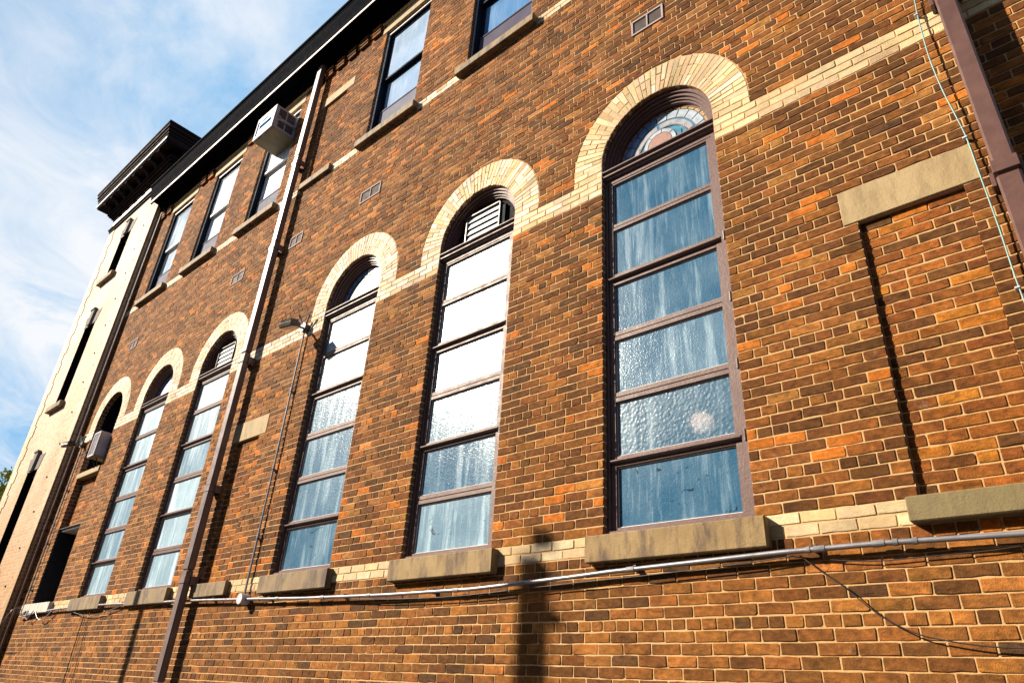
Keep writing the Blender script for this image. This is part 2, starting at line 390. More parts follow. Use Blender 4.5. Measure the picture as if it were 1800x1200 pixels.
# ------------------------------------------------------------------ the brick building
CH = .0684; Z0 = 2.533
def kz(k): return Z0 + CH * k
HW = .545; AZc = 6.015; RO = .86                       # arch half width, centre height, outer radius of the brick ring
ARCH = [-2.205, -4.355, -6.505, -9.94, -12.08, -14.215]
UP = [-2.20, -4.31, -6.43, -9.98, -12.10, -14.17]; UHW = .545
XL, XR, ZT = -15.52, 3.4, 11.72
root = thing('brick_building', (-6, 0, 0), 'long dark red brick building with tall round-arched windows trimmed in cream brick', 'building')
UZ0, UZ1 = kz(92), kz(127)
def arch_outline(cx, zb, n=28):
    p = [(cx - HW, zb), (cx + HW, zb)]
    p += [(cx + HW * math.cos(math.pi * i / n), AZc + HW * math.sin(math.pi * i / n)) for i in range(n + 1)]
    return p
zb_of = {0: kz(2), 1: kz(2), 2: kz(2), 3: kz(2), 4: kz(2), 5: kz(36)}
openings = [arch_outline(cx, zb_of[i] - (.0 if i < 5 else 0)) for i, cx in enumerate(ARCH)]
openings[5] = arch_outline(ARCH[5], kz(2))              # recess below the last window, down to the doorway
def rect(x0, x1, z0, z1): return [(x0, z0), (x1, z0), (x1, z1), (x0, z1)]
for cx in UP: openings.append(rect(cx - UHW, cx + UHW, UZ0, UZ1))
BL = (-8.60, -8.02); BR = (-.785, -.195)
openings += [rect(BL[0], BL[1], kz(2), kz(28)), rect(BR[0], BR[1], kz(2), kz(28)), rect(-8.5, -7.86, kz(92), kz(117))]
# mortar sheet with the openings cut out
def sheet(outline, holes, y):
    vs = []; es = []; fs = []
    for poly in [outline] + holes:
        k = len(vs); vs += [Vector(p) for p in poly]; fs.append(list(range(k, k + len(poly))))
    ov, oe, of, a, b_, orig = delaunay_2d_cdt(vs, es, fs, 1, 1e-6)
    return [(v.x, y, v.y) for v in ov], [tuple(f) for f, o in zip(of, orig) if o == [0]]
mb = MB(); P, F = sheet(rect(XL, XR, -.2, ZT), openings, .0045)
mb.hull([(p[0], p[1], p[2]) for p in P], [f[::-1] for f in F])
obj('mortar_face', mb, 'mortar', root, fixn=False)
mb = MB()
for i, o in enumerate(openings):
    d = .42 if i < 12 else .06
    n = len(o); k0 = len(mb.v)
    for a in o: mb.v += [(a[0], .0045, a[1]), (a[0], d, a[1])]
    for j in range(n):
        a, c = k0 + 2 * j, k0 + 2 * ((j + 1) % n); mb.f.append((a, c, c + 1, a + 1)); mb.mi.append(0)
each('window_reveal', mb, 'reveal_brick', root, fixn=False)
# the building behind the facade: end wall, back, roof
mb = MB(); mb.box(XL, XR, .6, 10, -.2, 11.55); obj('inner_wall', mb, 'reveal_brick', root)
mb = MB(); mb.box(XL, XR, .04, 10.2, 11.75, 12.05); obj('roof', mb, 'roof_felt', root)

# --- real bricks
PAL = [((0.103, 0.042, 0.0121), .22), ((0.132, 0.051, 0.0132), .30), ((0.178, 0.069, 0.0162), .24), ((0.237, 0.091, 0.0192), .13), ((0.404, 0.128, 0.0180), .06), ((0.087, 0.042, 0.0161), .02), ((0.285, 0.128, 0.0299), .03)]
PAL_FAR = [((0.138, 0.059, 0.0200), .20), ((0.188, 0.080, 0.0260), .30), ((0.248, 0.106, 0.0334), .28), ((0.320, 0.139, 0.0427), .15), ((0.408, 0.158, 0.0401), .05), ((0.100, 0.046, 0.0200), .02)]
PAL_LOW = [((0.118, 0.049, 0.0136), .18), ((0.174, 0.071, 0.0176), .34), ((0.225, 0.092, 0.0215), .32), ((0.298, 0.121, 0.0272), .12), ((0.090, 0.043, 0.0159), .04)]
PAL_RED = [((0.221, 0.076, 0.0144), .36), ((0.164, 0.057, 0.0132), .28), ((0.329, 0.121, 0.0168), .18), ((0.103, 0.044, 0.0132), .18)]
PAL_CREAM = [((.53, .405, .235), .45), ((.48, .345, .185), .2), ((.58, .46, .29), .35)]
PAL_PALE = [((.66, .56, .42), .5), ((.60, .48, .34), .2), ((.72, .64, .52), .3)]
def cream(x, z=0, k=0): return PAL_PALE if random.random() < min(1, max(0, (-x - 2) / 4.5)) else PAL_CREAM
def pick(pal):
    r = random.random(); s = 0
    for c, p in pal:
        s += p
        if r < s: break
    k = random.uniform(.85, 1.18); return tuple(min(.9, x * k * random.uniform(.95, 1.05)) for x in c)
class Bricks(MB):
    def __init__(s): super().__init__(); s.col = []
    def brick(s, poly, col, y=0.0, depth=.014, jit=.0016, near=0, proud=0.0):
        """poly: convex outline (x, z) anticlockwise"""
        n = len(poly); cx = sum(p[0] for p in poly) / n; cz = sum(p[1] for p in poly) / n
        if near:
            q = []
            for i in range(n):
                a = poly[i]; b_ = poly[(i + 1) % n]; L = math.hypot(b_[0] - a[0], b_[1] - a[1])
                ch = random.choice((.002, .003, .006, .012 if random.random() < .3 else .004))
                if L > .05:
                    t = ch / L; q.append((a[0] + (b_[0] - a[0]) * t, a[1] + (b_[1] - a[1]) * t))
                    if L > .12:
                        for u in (.35, .68): q.append((a[0] + (b_[0] - a[0]) * u + random.gauss(0, .0008), a[1] + (b_[1] - a[1]) * u + random.gauss(0, .0014)))
                    q.append((a[0] + (b_[0] - a[0]) * (1 - t), a[1] + (b_[1] - a[1]) * (1 - t)))
                else:
                    q.append((a[0] + (b_[0] - a[0]) * .12, a[1] + (b_[1] - a[1]) * .12)); q.append((a[0] + (b_[0] - a[0]) * .88, a[1] + (b_[1] - a[1]) * .88))
            poly = q; n = len(poly)
        poly = [(p[0] + random.uniform(-jit, jit), p[1] + random.uniform(-jit, jit)) for p in poly]
        k = len(s.v); y0 = y + random.uniform(-.0014, .0012) - proud; tx = random.uniform(-.012, .012); tz = random.uniform(-.03, .03)
        ins = .0028
        for (px, pz) in poly:
            dx_, dz_ = cx - px, cz - pz; L = math.hypot(dx_, dz_) or 1
            f = ins * (1.0 + (abs(dx_) + abs(dz_)) * 0)
            s.v.append((px + (math.copysign(ins, dx_) if abs(dx_) > ins else dx_), y0 + tx * (px - cx) + tz * (pz - cz), pz + (math.copysign(ins, dz_) if abs(dz_) > ins else dz_)))
        for (px, pz) in poly: s.v.append((px, y0 + .003, pz))
        for (px, pz) in poly: s.v.append((px, y + depth, pz))
        s.f.append(tuple(k + i for i in range(n))); s.mi.append(s.cur)
        for i in range(n):
            j = (i + 1) % n
            s.f.append((k + j, k + i, k + n + i, k + n + j)); s.f.append((k + n + j, k + n + i, k + 2 * n + i, k + 2 * n + j)); s.mi += [s.cur] * 2
        s.col += list((*col, 1.0)) * (3 * n)
def clip(poly, nx, nz, d):
    """keep nx*x+nz*z >= d"""
    out = []
    for i in range(len(poly)):
        a = poly[i]; b_ = poly[(i + 1) % len(poly)]
        da = nx * a[0] + nz * a[1] - d; db = nx * b_[0] + nz * b_[1] - d
        if da >= 0: out.append(a)
        if da * db < 0:
            t = da / (da - db); out.append((a[0] + (b_[0] - a[0]) * t, a[1] + (b_[1] - a[1]) * t))
    return out
def area(p): return .5 * sum(p[i][0] * p[(i + 1) % len(p)][1] - p[(i + 1) % len(p)][0] * p[i][1] for i in range(len(p)))
J = .0086
def lay(B, x0, x1, k0, k1, pal, holes=(), discs=(), y=0.0, xnear=-5.5, header_mod=6, depth=.014):
    """courses k0..k1-1 between x0 and x1; holes are (xa, xb, za, zb), discs (cx, cz, r)"""
    for k in range(k0, k1):
        za, zb = kz(k) + J / 2, kz(k + 1) - J / 2; zm = (za + zb) / 2
        iv = [(x0, x1)]
        for (ha, hb, hz0, hz1) in holes:
            if hz0 < zm < hz1:
                nv = []
                for a, b_ in iv:
                    if hb <= a or ha >= b_: nv.append((a, b_)); continue
                    if a < ha: nv.append((a, ha))
                    if b_ > hb: nv.append((hb, b_))
                iv = nv
        head = (k % header_mod) == header_mod - 1
        Lb = .1 if head else .2
        ph = (.05 if head else (0.0 if k % 2 else .1)) + .008 * math.sin(k * 12.9)
        for a, b_ in iv:
            x = a; first = True
            # module boundaries follow the wall's own bond
            s0 = math.ceil((a + .045 - ph) / Lb) * Lb + ph
            cuts = [a]; t = s0
            while t < b_ - .045: cuts.append(t + random.uniform(-.004, .004)); t += Lb
            if not head and len(cuts) > 3 and random.random() < .10:
                q = random.randrange(1, len(cuts) - 1); cuts.insert(q + 1, (cuts[q] + cuts[q + 1]) / 2)
            cuts.append(b_)
            dz = .0012 * math.sin(a * 2 + k)
            for i in range(len(cuts) - 1):
                xa = cuts[i] + (J / 2 if i else 0) ; xb = cuts[i + 1] - (J / 2 if i < len(cuts) - 2 else 0)
                if i == 0 and a == x0: xa += J / 2
                if xb - xa < .012: continue
                sz = random.uniform(-.0012, .0012)
                p = [(xa, za + dz + sz), (xb, za + dz + sz), (xb, zb + dz + sz), (xa, zb + dz + sz)]
                ok = True
                for (cx, cz, r) in discs:
                    if cz is None: continue
                    mx, mz = (xa + xb) / 2, (za + zb) / 2
                    if min(abs(xa - cx), abs(xb - cx)) > r + .02 and not (xa < cx < xb): continue
                    if mz < cz - .01 or mz > cz + r + .06: continue
                    # nearest corner direction
                    dmin = min(math.hypot(max(xa - cx, 0, cx - xb), max(zz - cz, 0)) for zz in (za, zb))
                    if dmin >= r: continue
                    pts = [(u, v) for u in (xa, mx, xb) for v in (za, mz, zb) if math.hypot(u - cx, v - cz) > r]
                    if not pts: ok = False; break
                    ux = sum(q[0] for q in pts) / len(pts) - cx; uz = sum(q[1] for q in pts) / len(pts) - cz; L = math.hypot(ux, uz)
                    p = clip(p, ux / L, uz / L, r + .004 + (ux * cx + uz * cz) / L)
                    if len(p) < 3 or area(p) < .0004: ok = False; break
                if not ok: continue
                pl = pal(xa, zm, k) if callable(pal) else pal
                B.brick(p, pick(pl), y, depth, near=(xa > xnear and zm < 7.8))
stone_lower = []   # (xa, xb, z0, z1) of sills and lintels let into the wall
holes = []
for i, cx in enumerate(ARCH): holes.append((cx - HW, cx + HW, kz(2), AZc + .01))
ringrects = [(cx - RO, cx + RO, kz(46), AZc + .01) for cx in ARCH]
for cx in UP: holes += [(cx - UHW, cx + UHW, UZ0, UZ1), (cx - UHW - .11, cx + UHW + .11, UZ1, kz(130))]
holes += [(BL[0], BL[1], kz(2), kz(28)), (BR[0], BR[1], kz(2), kz(28)), (-8.5, -7.86, kz(92), kz(117))]
LINT = [(-8.74, -7.865, kz(28), kz(32)), (-.875, -.10, kz(28), kz(32)), (-8.62, -7.68, kz(117), kz(120))]
holes += LINT
VENTS = [(-2.385, -2.03, 7.43, 7.64), (-6.75, -6.31, 7.525, 7.735), (-8.5, -8.16, 7.50, 7.70), (-10.28, -9.87, 7.49, 7.68), (-14.42, -14.05, 7.45, 7.62)]
VENTS = [(a, b_, kz(72) if z < 7.45 else kz(73), kz(75) if z < 7.45 else kz(76)) for a, b_, z, q in VENTS]
holes += VENTS
discs = [(cx, AZc, RO) for cx in ARCH]
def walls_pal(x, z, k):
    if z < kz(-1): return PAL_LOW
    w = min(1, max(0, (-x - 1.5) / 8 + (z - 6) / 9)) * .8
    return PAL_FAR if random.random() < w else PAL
B = Bricks()
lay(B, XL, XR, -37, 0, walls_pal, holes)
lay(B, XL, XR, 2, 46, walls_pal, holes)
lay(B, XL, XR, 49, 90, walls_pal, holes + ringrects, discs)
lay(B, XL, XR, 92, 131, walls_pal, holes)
# red infill of the three blind recesses and of the bay under the last window
lay(B, BR[0] + .002, BR[1] - .002, 2, 28, PAL_RED, y=.036, header_mod=999)
lay(B, BL[0] + .002, BL[1] - .002, 2, 28, PAL_RED, y=.036, header_mod=999)
lay(B, -8.498, -7.862, 92, 117, PAL, y=.036, header_mod=999)
lay(B, ARCH[5] - HW + .002, ARCH[5] + HW - .002, 21, 36, PAL_RED, y=.11, header_mod=999)
obj('brickwork', B, 'clay_brick', root, colors=B.col, fixn=False)
B = Bricks()
lay(B, XL, XR, 0, 2, PAL_CREAM, [])
lay(B, XL, XR, 46, 49, cream, holes, xnear=-5.5, header_mod=999)
for cx in ARCH:
    for s in (-1, 1):
        a, c = sorted((cx + s * HW, cx + s * RO)); lay(B, a, c, 49, 51, cream, header_mod=999)
lay(B, XL, XR, 90, 92, cream, [], header_mod=999)
# voussoir rings
for ci, cx in enumerate(ARCH):
    nv = 42; da = math.pi / nv
    for i in range(nv):
        t0, t1 = i * da, (i + 1) * da; tm = (t0 + t1) / 2; g_ = .0035
        split = HW + (.205 if i % 2 else .105)
        rs = [(HW + .001, split - g_), (split + g_, RO - .003)]
        if i % 5 == 2: rs = [(HW + .001, HW + .105 - g_), (HW + .105 + g_, HW + .21 - g_), (HW + .21 + g_, RO - .003)]
        if i % 7 == 3: rs = [(HW + .001, RO - .003)]
        for ra, rb in rs:
            # wedge, joint of constant width
            q = []
            for rr, tt, sg in ((ra, t0, 1), (rb, t0, 1), (rb, t1, -1), (ra, t1, -1)):
                e = sg * g_ / rr; q.append((cx + rr * math.cos(tt + e), AZc + rr * math.sin(tt + e)))
            B.brick(q, pick(cream(cx)), 0, .014, jit=.0008, near=0)
obj('cream_brickwork', B, 'cream_brick', root, colors=B.col, fixn=False)
# mortar backs of the recesses
mb = MB()
for (a, c, z0, z1, y) in ((BR[0], BR[1], kz(2), kz(28), .0405), (BL[0], BL[1], kz(2), kz(28), .0405), (-8.5, -7.86, kz(92), kz(117), .0405), (ARCH[5] - HW, ARCH[5] + HW, kz(21), kz(36), .1145)):
    mb.box(a, c, y, y + .3, z0, z1)
each('recess_mortar', mb, 'mortar', root)
# corbelled dentils under the eaves
DG = []; x = XL + .15
while x < XR - .3:
    if not any(cx - UHW - .2 < x + .12 and x < cx + UHW + .13 for cx in UP):
        B = Bricks(); DG.append(B)
        for k in (128, 129, 130):
            B.brick([(x, kz(k) + .006), (x + .215, kz(k) + .006), (x + .215, kz(k + 1) - .006), (x, kz(k + 1) - .006)], pick(PAL), -.050 - .010 * (k - 128), .10)
        B.brick([(x + .235, kz(129) + .006), (x + .30, kz(129) + .006), (x + .30, kz(130) - .006), (x + .235, kz(130) - .006)], pick(PAL), -.03, .08)
    x += .335
for i0 in range(0, len(DG)):
    G = DG[i0]; obj('eave_dentil', G, 'clay_brick', root, colors=G.col, fixn=False)

# --- cornice of the long wall
mb = MB(); mb.sweep_x([(.03, 11.60), (-.05, 11.60), (-.08, 11.64), (-.08, 11.67), (-.12, 11.71), (-.14, 11.75), (-.29, 11.76), (-.30, 11.67), (-.34, 11.67), (-.342, 11.69), (-.342, 11.72), (-.346, 11.76), (-.36, 11.84), (-.39, 11.92), (-.415, 11.99), (-.42, 12.04), (-.43, 12.05), (-.43, 12.09), (-.455, 12.10), (-.455, 12.16), (.03, 12.16)], XL - .01, XR)
cor = obj('cornice', mb, 'eave_black', root)
mb = MB(); mb.box(XL - .01, XR, -.352, -.343, 11.650, 11.700); obj('cornice_fillet', mb, 'pale_trim', cor)

# --- stone sills and lintels
def slab(name, x0, x1, y0, y1, z0, z1, m, parent=root, bev=.006): 
    q = MB(); q.box(x0, x1, y0, y1, z0, z1, bev); return obj(name, q, m, parent)
for i, cx in enumerate(ARCH[:5]):
    slab('window_sill', cx - .655 + (.04 if i else 0) , cx + .625, -.070, .12, 2.480, 2.66, 'sandstone' if i < 2 else 'weathered_sandstone')
slab('window_sill', ARCH[5] - .68, ARCH[5] + .60, -.07, .2, 2.50, 2.66, 'grey_stone')
slab('window_sill', ARCH[5] - .545, ARCH[5] + .545, -.02, .2, 4.89, 4.995, 'buff_stone')
slab('recess_sill', -.835, .10, -.07, .10, 2.535, 2.665, 'green_grey_stone')
slab('recess_sill', -8.70, -7.86, -.055, .10, 2.505, 2.66, 'weathered_sandstone')
slab('recess_sill', -8.6, -7.76, -.06, .10, 8.70, 8.82, 'weathered_sandstone')
for (a, c, z0, z1), m in zip(LINT, ('buff_stone', 'buff_stone', 'buff_stone')): slab('recess_lintel', a + .004, c - .004, -.004, .12, z0 + .004, z1 - .004, m, bev=.004)
for i, cx in enumerate(UP):
    slab('window_sill', cx - .66, cx + .655, -.09, .2, 8.705, 8.824, 'weathered_sandstone')
    slab('window_lintel', cx - UHW - .105, cx + UHW + .105, -.01, .12, UZ1 + .004, kz(130) - .004, 'buff_stone', bev=.004)

# --- brick vents
for i, (a, c, z0, z1) in enumerate(VENTS):
    q = MB(); t = .022
    for bx in ((a, c, z1 - t, z1), (a, c, z0, z0 + t), (a, a + t, z0 + t, z1 - t), (c - t, c, z0 + t, z1 - t), ((a + c) / 2 - .009, (a + c) / 2 + .009, z0 + t, z1 - t)):
        q.box(bx[0], bx[1], -.012, .02, bx[2], bx[3], .002)
    v = obj('wall_vent', q, 'vent_frame', root)
    q = MB(); q.box(a + t, c - t, .0, .006, z0 + t, z1 - t); obj('vent_grille', q, 'vent_dark' if i < 2 else 'vent_grid', v)

# --- tall arched windows
YG = .088
ROWS = [(5.343, 5.777), (4.826, 5.271), (4.278, 4.712), (3.75, 4.195), (3.244, 3.668), (2.727, 3.161)]
def arched_window(i, cx, kind, film_glare):
    x0, x1 = cx - HW + .004, cx + HW - .004; gx0, gx1 = cx - .474, cx + .444
    q = MB()
    q.box(x0, x0 + .022, .045, .20, 2.662, 5.80, .004)                        # brick mould and frame, left
    q.box(x0 + .023, gx0 + .004, .063, .20, 2.662, 5.80, .004)
    q.box(x1 - .045, x1, .035, .20, 2.662, 5.80, .004)
    q.box(x1 - .051, x1 - .0455, .075, .16, 2.662, 5.80)                     # dark rebate line
    q.box(gx1 - .004, x1 - .0515, .063, .20, 2.662, 5.80, .004)
    q.box(x0, x1, .03, .20, 2.655, 2.70, .004)
    tops = [5.80] + [r[0] for r in ROWS]
    for k, (za, zb) in enumerate(ROWS):
        up = 5.83 if k == 0 else ROWS[k - 1][0]
        if k == 0: q.box(gx0, gx1, .066, .19, zb, up, .004)
        else:
            mid = (zb + up) / 2
            q.box(gx0, gx1, .066, .19, zb, mid - .003, .004); q.box(gx0, gx1, .069, .19, mid + .0, up, .004)
    q.box(gx0, gx1, .065, .19, 2.70, 2.727, .003)
    fr = obj('arched_window', q, 'mauve_paint', root)
    # transom with its projecting drip, weather bars between the hoppers
    q = MB(); q.sweep_x([(.20, 5.80), (.060, 5.80), (.060, 5.835), (.035, 5.845), (.03, 5.860), (.012, 5.866), (.012, 5.88), (.028, 5.888), (.02, 5.908), (.0, 5.914), (.0, 5.925), (.05, 5.930), (.18, 5.94), (.20, 5.94)], x0, x1)
    obj('transom', q, 'mauve_paint', fr)
    q = MB()
    for k in ((2, 4) if i % 2 else (2, 5)):
        z = (ROWS[k][1] + ROWS[k - 1][0]) / 2
        q.sweep_x([(.068, z - .02), (.040, z - .012), (.032, z - .004), (.032, z + .004), (.068, z + .022)], gx0 - .03, gx1 + .045)
    each('drip_bar', q, 'mauve_paint', fr)
    q = MB()
    for k in range(2, 6):
        z = (ROWS[k][1] + ROWS[k - 1][0]) / 2
        q.box(gx1 + .055, gx1 + .085, .052, .065, z - .03, z + .03, .003)
        q.tube([(gx1 + .078, .034, z - .038), (gx1 + .078, .034, z + .038)], .009, 8)
    each('hinge', q, 'dark_metal', fr)
    for k, (za, zb) in enumerate(ROWS):
        q = MB(); q.box(gx0 + .006, gx1 - .006, YG + random.uniform(-.001, .001), YG + .006, za - .002, zb + .002)
        lit = i == 0 and k == 4; p = obj('pane', q, 'obscure_glass_glint' if lit else 'obscure_glass', fr); p.color = (film_glare[k][0], film_glare[k][1], film_glare[k][2], 1)
        if lit: p['label'] = 'rippled pane with a warm glitter of light'
        q = MB(); e = .007      # putty line round the pane
        for bx in ((gx0, gx0 + e, za, zb), (gx1 - e, gx1, za, zb), (gx0, gx1, za, za + e), (gx0, gx1, zb - e, zb)):
            q.box(bx[0] + .001, bx[1] - .001, YG - .006, YG + .002, bx[2], bx[3])
        obj('putty', q, 'pale_trim' if k % 2 else 'appliance_white', fr)
    # arch head
    q = MB(); ST = ((HW - .028, HW, .050), (HW - .052, HW - .029, .075), (HW - .072, HW - .053, .10), (HW - .089, HW - .073, .12))
    for ra, rb, ya in ST: q.arc(cx, AZc, ra, rb, ya, .21)
    for s in (-1, 1):
        for (ra, rb, ya) in ST:
            a, c = sorted((cx + s * ra, cx + s * rb)); q.box(a, c, ya, .21, 5.935, AZc)
    obj('arch_frame', q, 'mauve_paint' if kind != 'board' else 'black_paint_and_shade', fr)
    rg = HW - .088; n = 36
    half = [(cx - rg, 5.938), (cx + rg, 5.938)] + [(cx + rg * math.cos(math.pi * j / n), AZc + rg * math.sin(math.pi * j / n)) for j in range(n + 1)]
    if kind == 'stained' or kind == 'fan':
        q = MB(); q.cur = 0
        mats = ['stained_teal', 'stained_blue', 'stained_pale', 'stained_amber', 'stained_rose', 'lead', 'stained_grey', 'frosted_white']
        q.poly(half, .172, .262)
        if kind == 'fan': q.mi = [7] * len(q.mi)
        def seg_ring(r0, r1, nseg, y, fn):
            for j in range(nseg):
                a0, a1 = 180 * j / nseg + .8, 180 * (j + 1) / nseg - .8
                q.cur = fn(j, nseg); q.arc(cx, AZc, r0, r1, y, .172, a0, a1, 6)
        q.cur = 5; q.arc(cx, AZc, rg - .125, rg, .1715, .1725)
        if kind == 'stained':
            seg_ring(rg - .034, rg - .002, 17, .167, lambda j, n_: 3 if j < 8 else 6)
            seg_ring(rg - .12, rg - .042, 11, .167, lambda j, n_: 2 if j < 6 else 1)
            q.cur = 5; q.arc(cx, AZc, rg - .205, rg - .195, .165, .172); q.cur = 6; q.arc(cx, AZc, rg - .190, rg - .14, .168, .172, 20, 95, 14); q.arc(cx, AZc, rg - .190, rg - .14, .168, .172, 100, 165, 14)
            for (px, pz, r) in ((cx - .03, 6.10, .118),):
                q.cur = 5; q.disc(px, pz, r + .047, .165, .170); q.cur = 2; q.arc(px, pz, r + .007, r + .042, .162, .168, 0, 360, 40)
                q.cur = 4; q.disc(px, pz, r, .161, .168)
                q.cur = 5
                for a in (35, 80, 130, 220, 280, 330): q.arc(px, pz, r + .005, r + .045, .160, .163, a, a + 2.5, 2)
            for s in (-1, 1):
                q.cur = 2; q.arc(cx - .03 + s * .21, 6.0, .05, .062, .166, .171, 0, 180, 16); q.cur = 5; q.box(cx - .03 + s * .21 - .003, cx - .03 + s * .21 + .003, .165, .172, 5.96, 6.16)
        else:
            seg_ring(rg - .09, rg - .004, 12, .167, lambda j, n_: 1 if j > 5 else 7)  # white is sunlit glass, blue left segments the shaded part, put into colour
            q.cur = 5
            q.arc(cx, AZc, rg - .11, rg - .10, .1655, .172)
        obj('stained_glass', q, mats, fr)['label'] = 'stained glass half-round with a rose disc' if kind == 'stained' else 'leaded half-round fanlight'
        q = MB(); q.arc(cx, AZc, rg - .014, rg - .0, .160, .20); obj('lunette_frame', q, 'mauve_paint', fr)
    else:
        q = MB(); q.poly(half, .16, .18); obj('lunette_board', q, 'black_paint_and_shade', fr)
        if kind == 'louvre':
            lx0, lx1, lz0, lz1 = cx - .285, cx + .225, 5.945, 6.375
            q = MB(); t = .014
            for bx in ((lx0, lx0 + t, lz0, lz1), (lx1 - t, lx1, lz0, lz1), (lx0, lx1, lz1 - t, lz1)): q.box(bx[0], bx[1], .105, .16, bx[2], bx[3])
            lv = obj('louvre', q, 'dark_metal', fr)
            q = MB(); nl = 5; h = (lz1 - lz0 - t) / nl
            for j in range(nl):
                za = lz0 + j * h
                q.hull([(lx0 + t, .115, za + .008), (lx1 - t, .115, za + .008), (lx1 - t, .135, za + h - .004), (lx0 + t, .135, za + h - .004), (lx0 + t, .12, za + .008), (lx1 - t, .12, za + .008), (lx1 - t, .14, za + h - .004), (lx0 + t, .14, za + h - .004)],
                       [(0, 1, 2, 3), (7, 6, 5, 4), (0, 4, 5, 1), (3, 2, 6, 7), (0, 3, 7, 4), (1, 5, 6, 2)])
            obj('glass_slats', q, 'frosted_white', lv)
            q = MB(); q.box(lx1 + .0, lx1 + .06, .125, .16, lz0, lz1 - .06); obj('side_board', q, 'navy_paint', fr)
    return fr
FILM_GLARE = {0: [(.0, 0, .0), (.0, 0, .0), (.02, 0, .0), (.05, 0, .04), (.04, .8, .0), (.02, 1, .0)],  # first value: condensation plus reflected sun put into the pane's whiteness
        1: [(.16, 0, .30), (.12, 0, .30), (.08, 0, .30), (.10, .9, .12), (.02, .3, .1), (.20, 1, .05)],
        2: [(.20, 0, .34), (.15, 0, .32), (.09, 0, .3), (.06, 0, .25), (.08, 0, .3), (.03, .8, .2)],
        3: [(.45, 0, .4), (.38, 0, .4), (.22, 0, .3), (.50, 0, .3), (.4, 0, .3), (.36, 0, .3)],
        4: [(.45, 0, .4), (.42, 0, .4), (.34, 0, .3), (.25, 0, .3), (.2, 0, .3), (.3, 0, .3)]}
for i, cx in enumerate(ARCH[:5]):
    arched_window(i, cx, ('stained', 'louvre', 'fan', 'louvre', 'fan')[i], FILM_GLARE[i])
glint_source = thing('glint_source', (-2.13, .36, 3.49), 'warm glowing ball added behind the nearest window to make the glint in its second lowest pane', 'glint_source')  # emissive ball added inside only to make the pane's glint
q = MB()
for a in range(10):
    t0, t1 = math.pi * a / 10, math.pi * (a + 1) / 10
    for k in range(16):
        u0, u1 = 2 * math.pi * k / 16, 2 * math.pi * (k + 1) / 16
        f_ = lambda t, u: (-2.13 + .075 * math.sin(t) * math.cos(u), .36 + .075 * math.sin(t) * math.sin(u), 3.49 + .075 * math.cos(t))
        q.face([f_(t0, u0), f_(t0, u1), f_(t1, u1), f_(t1, u0)] if 0 < a < 9 else ([f_(t0, u0), f_(t1, u1), f_(t1, u0)] if a == 0 else [f_(t0, u0), f_(t0, u1), f_(t1, u0)]))
obj('glint_ball', q, 'glint_glow', glint_source); q = MB(); q.tube([(-2.13, .36, 3.56), (-2.13, .36, 3.66)], [.035, .02], 10); q.tube([(-2.13, .36, 3.66), (-2.13, .59, 3.72)], .01, 8); obj('glint_holder', q, 'dark_metal', glint_source)
# the short window with the air conditioner, and the doorway bay below it
cx = ARCH[5]; q = MB()
q.arc(cx, AZc, HW - .05, HW, .10, .3)
for s in (-1, 1):
    a, c = sorted((cx + s * (HW - .05), cx + s * HW)); q.box(a, c, .10, .3, 4.996, AZc)
q.box(cx - HW + .05, cx + HW - .05, .13, .2, 5.50, 5.56)
fr = obj('arched_window', q, 'black_paint_and_shade', root); n = 24; rg = HW - .052
q = MB(); q.poly([(cx - rg, 4.996), (cx + rg, 4.996)] + [(cx + rg * math.cos(math.pi * j / n), AZc + rg * math.sin(math.pi * j / n)) for j in range(n + 1)], .25, .262); obj('pane', q, 'navy_paint', fr)
q = MB(); q.box(cx - HW, cx + HW, .30, .33, kz(2), kz(21)); dr = obj('door', q, 'void_dark', root)
q = MB(); q.box(cx - HW + .0, cx - HW + .012, .02, .30, kz(2), kz(21) - .052); q.box(cx + HW - .012, cx + HW, .02, .30, kz(2), kz(21) - .052); each('door_shade_panel', q, 'void_dark', dr)  # black panels added over the brick reveals to paint in the doorway's shade
q = MB(); q.box(cx - HW + .01, cx + HW - .01, .05, .30, kz(21) - .05, kz(21) - .012, .003); obj('door_head', q, 'pale_trim', dr)
q = MB(); q.box(cx - HW, cx + HW, .012, .10, kz(21) - .012, kz(21)); obj('door_lintel', q, 'dark_metal', dr)

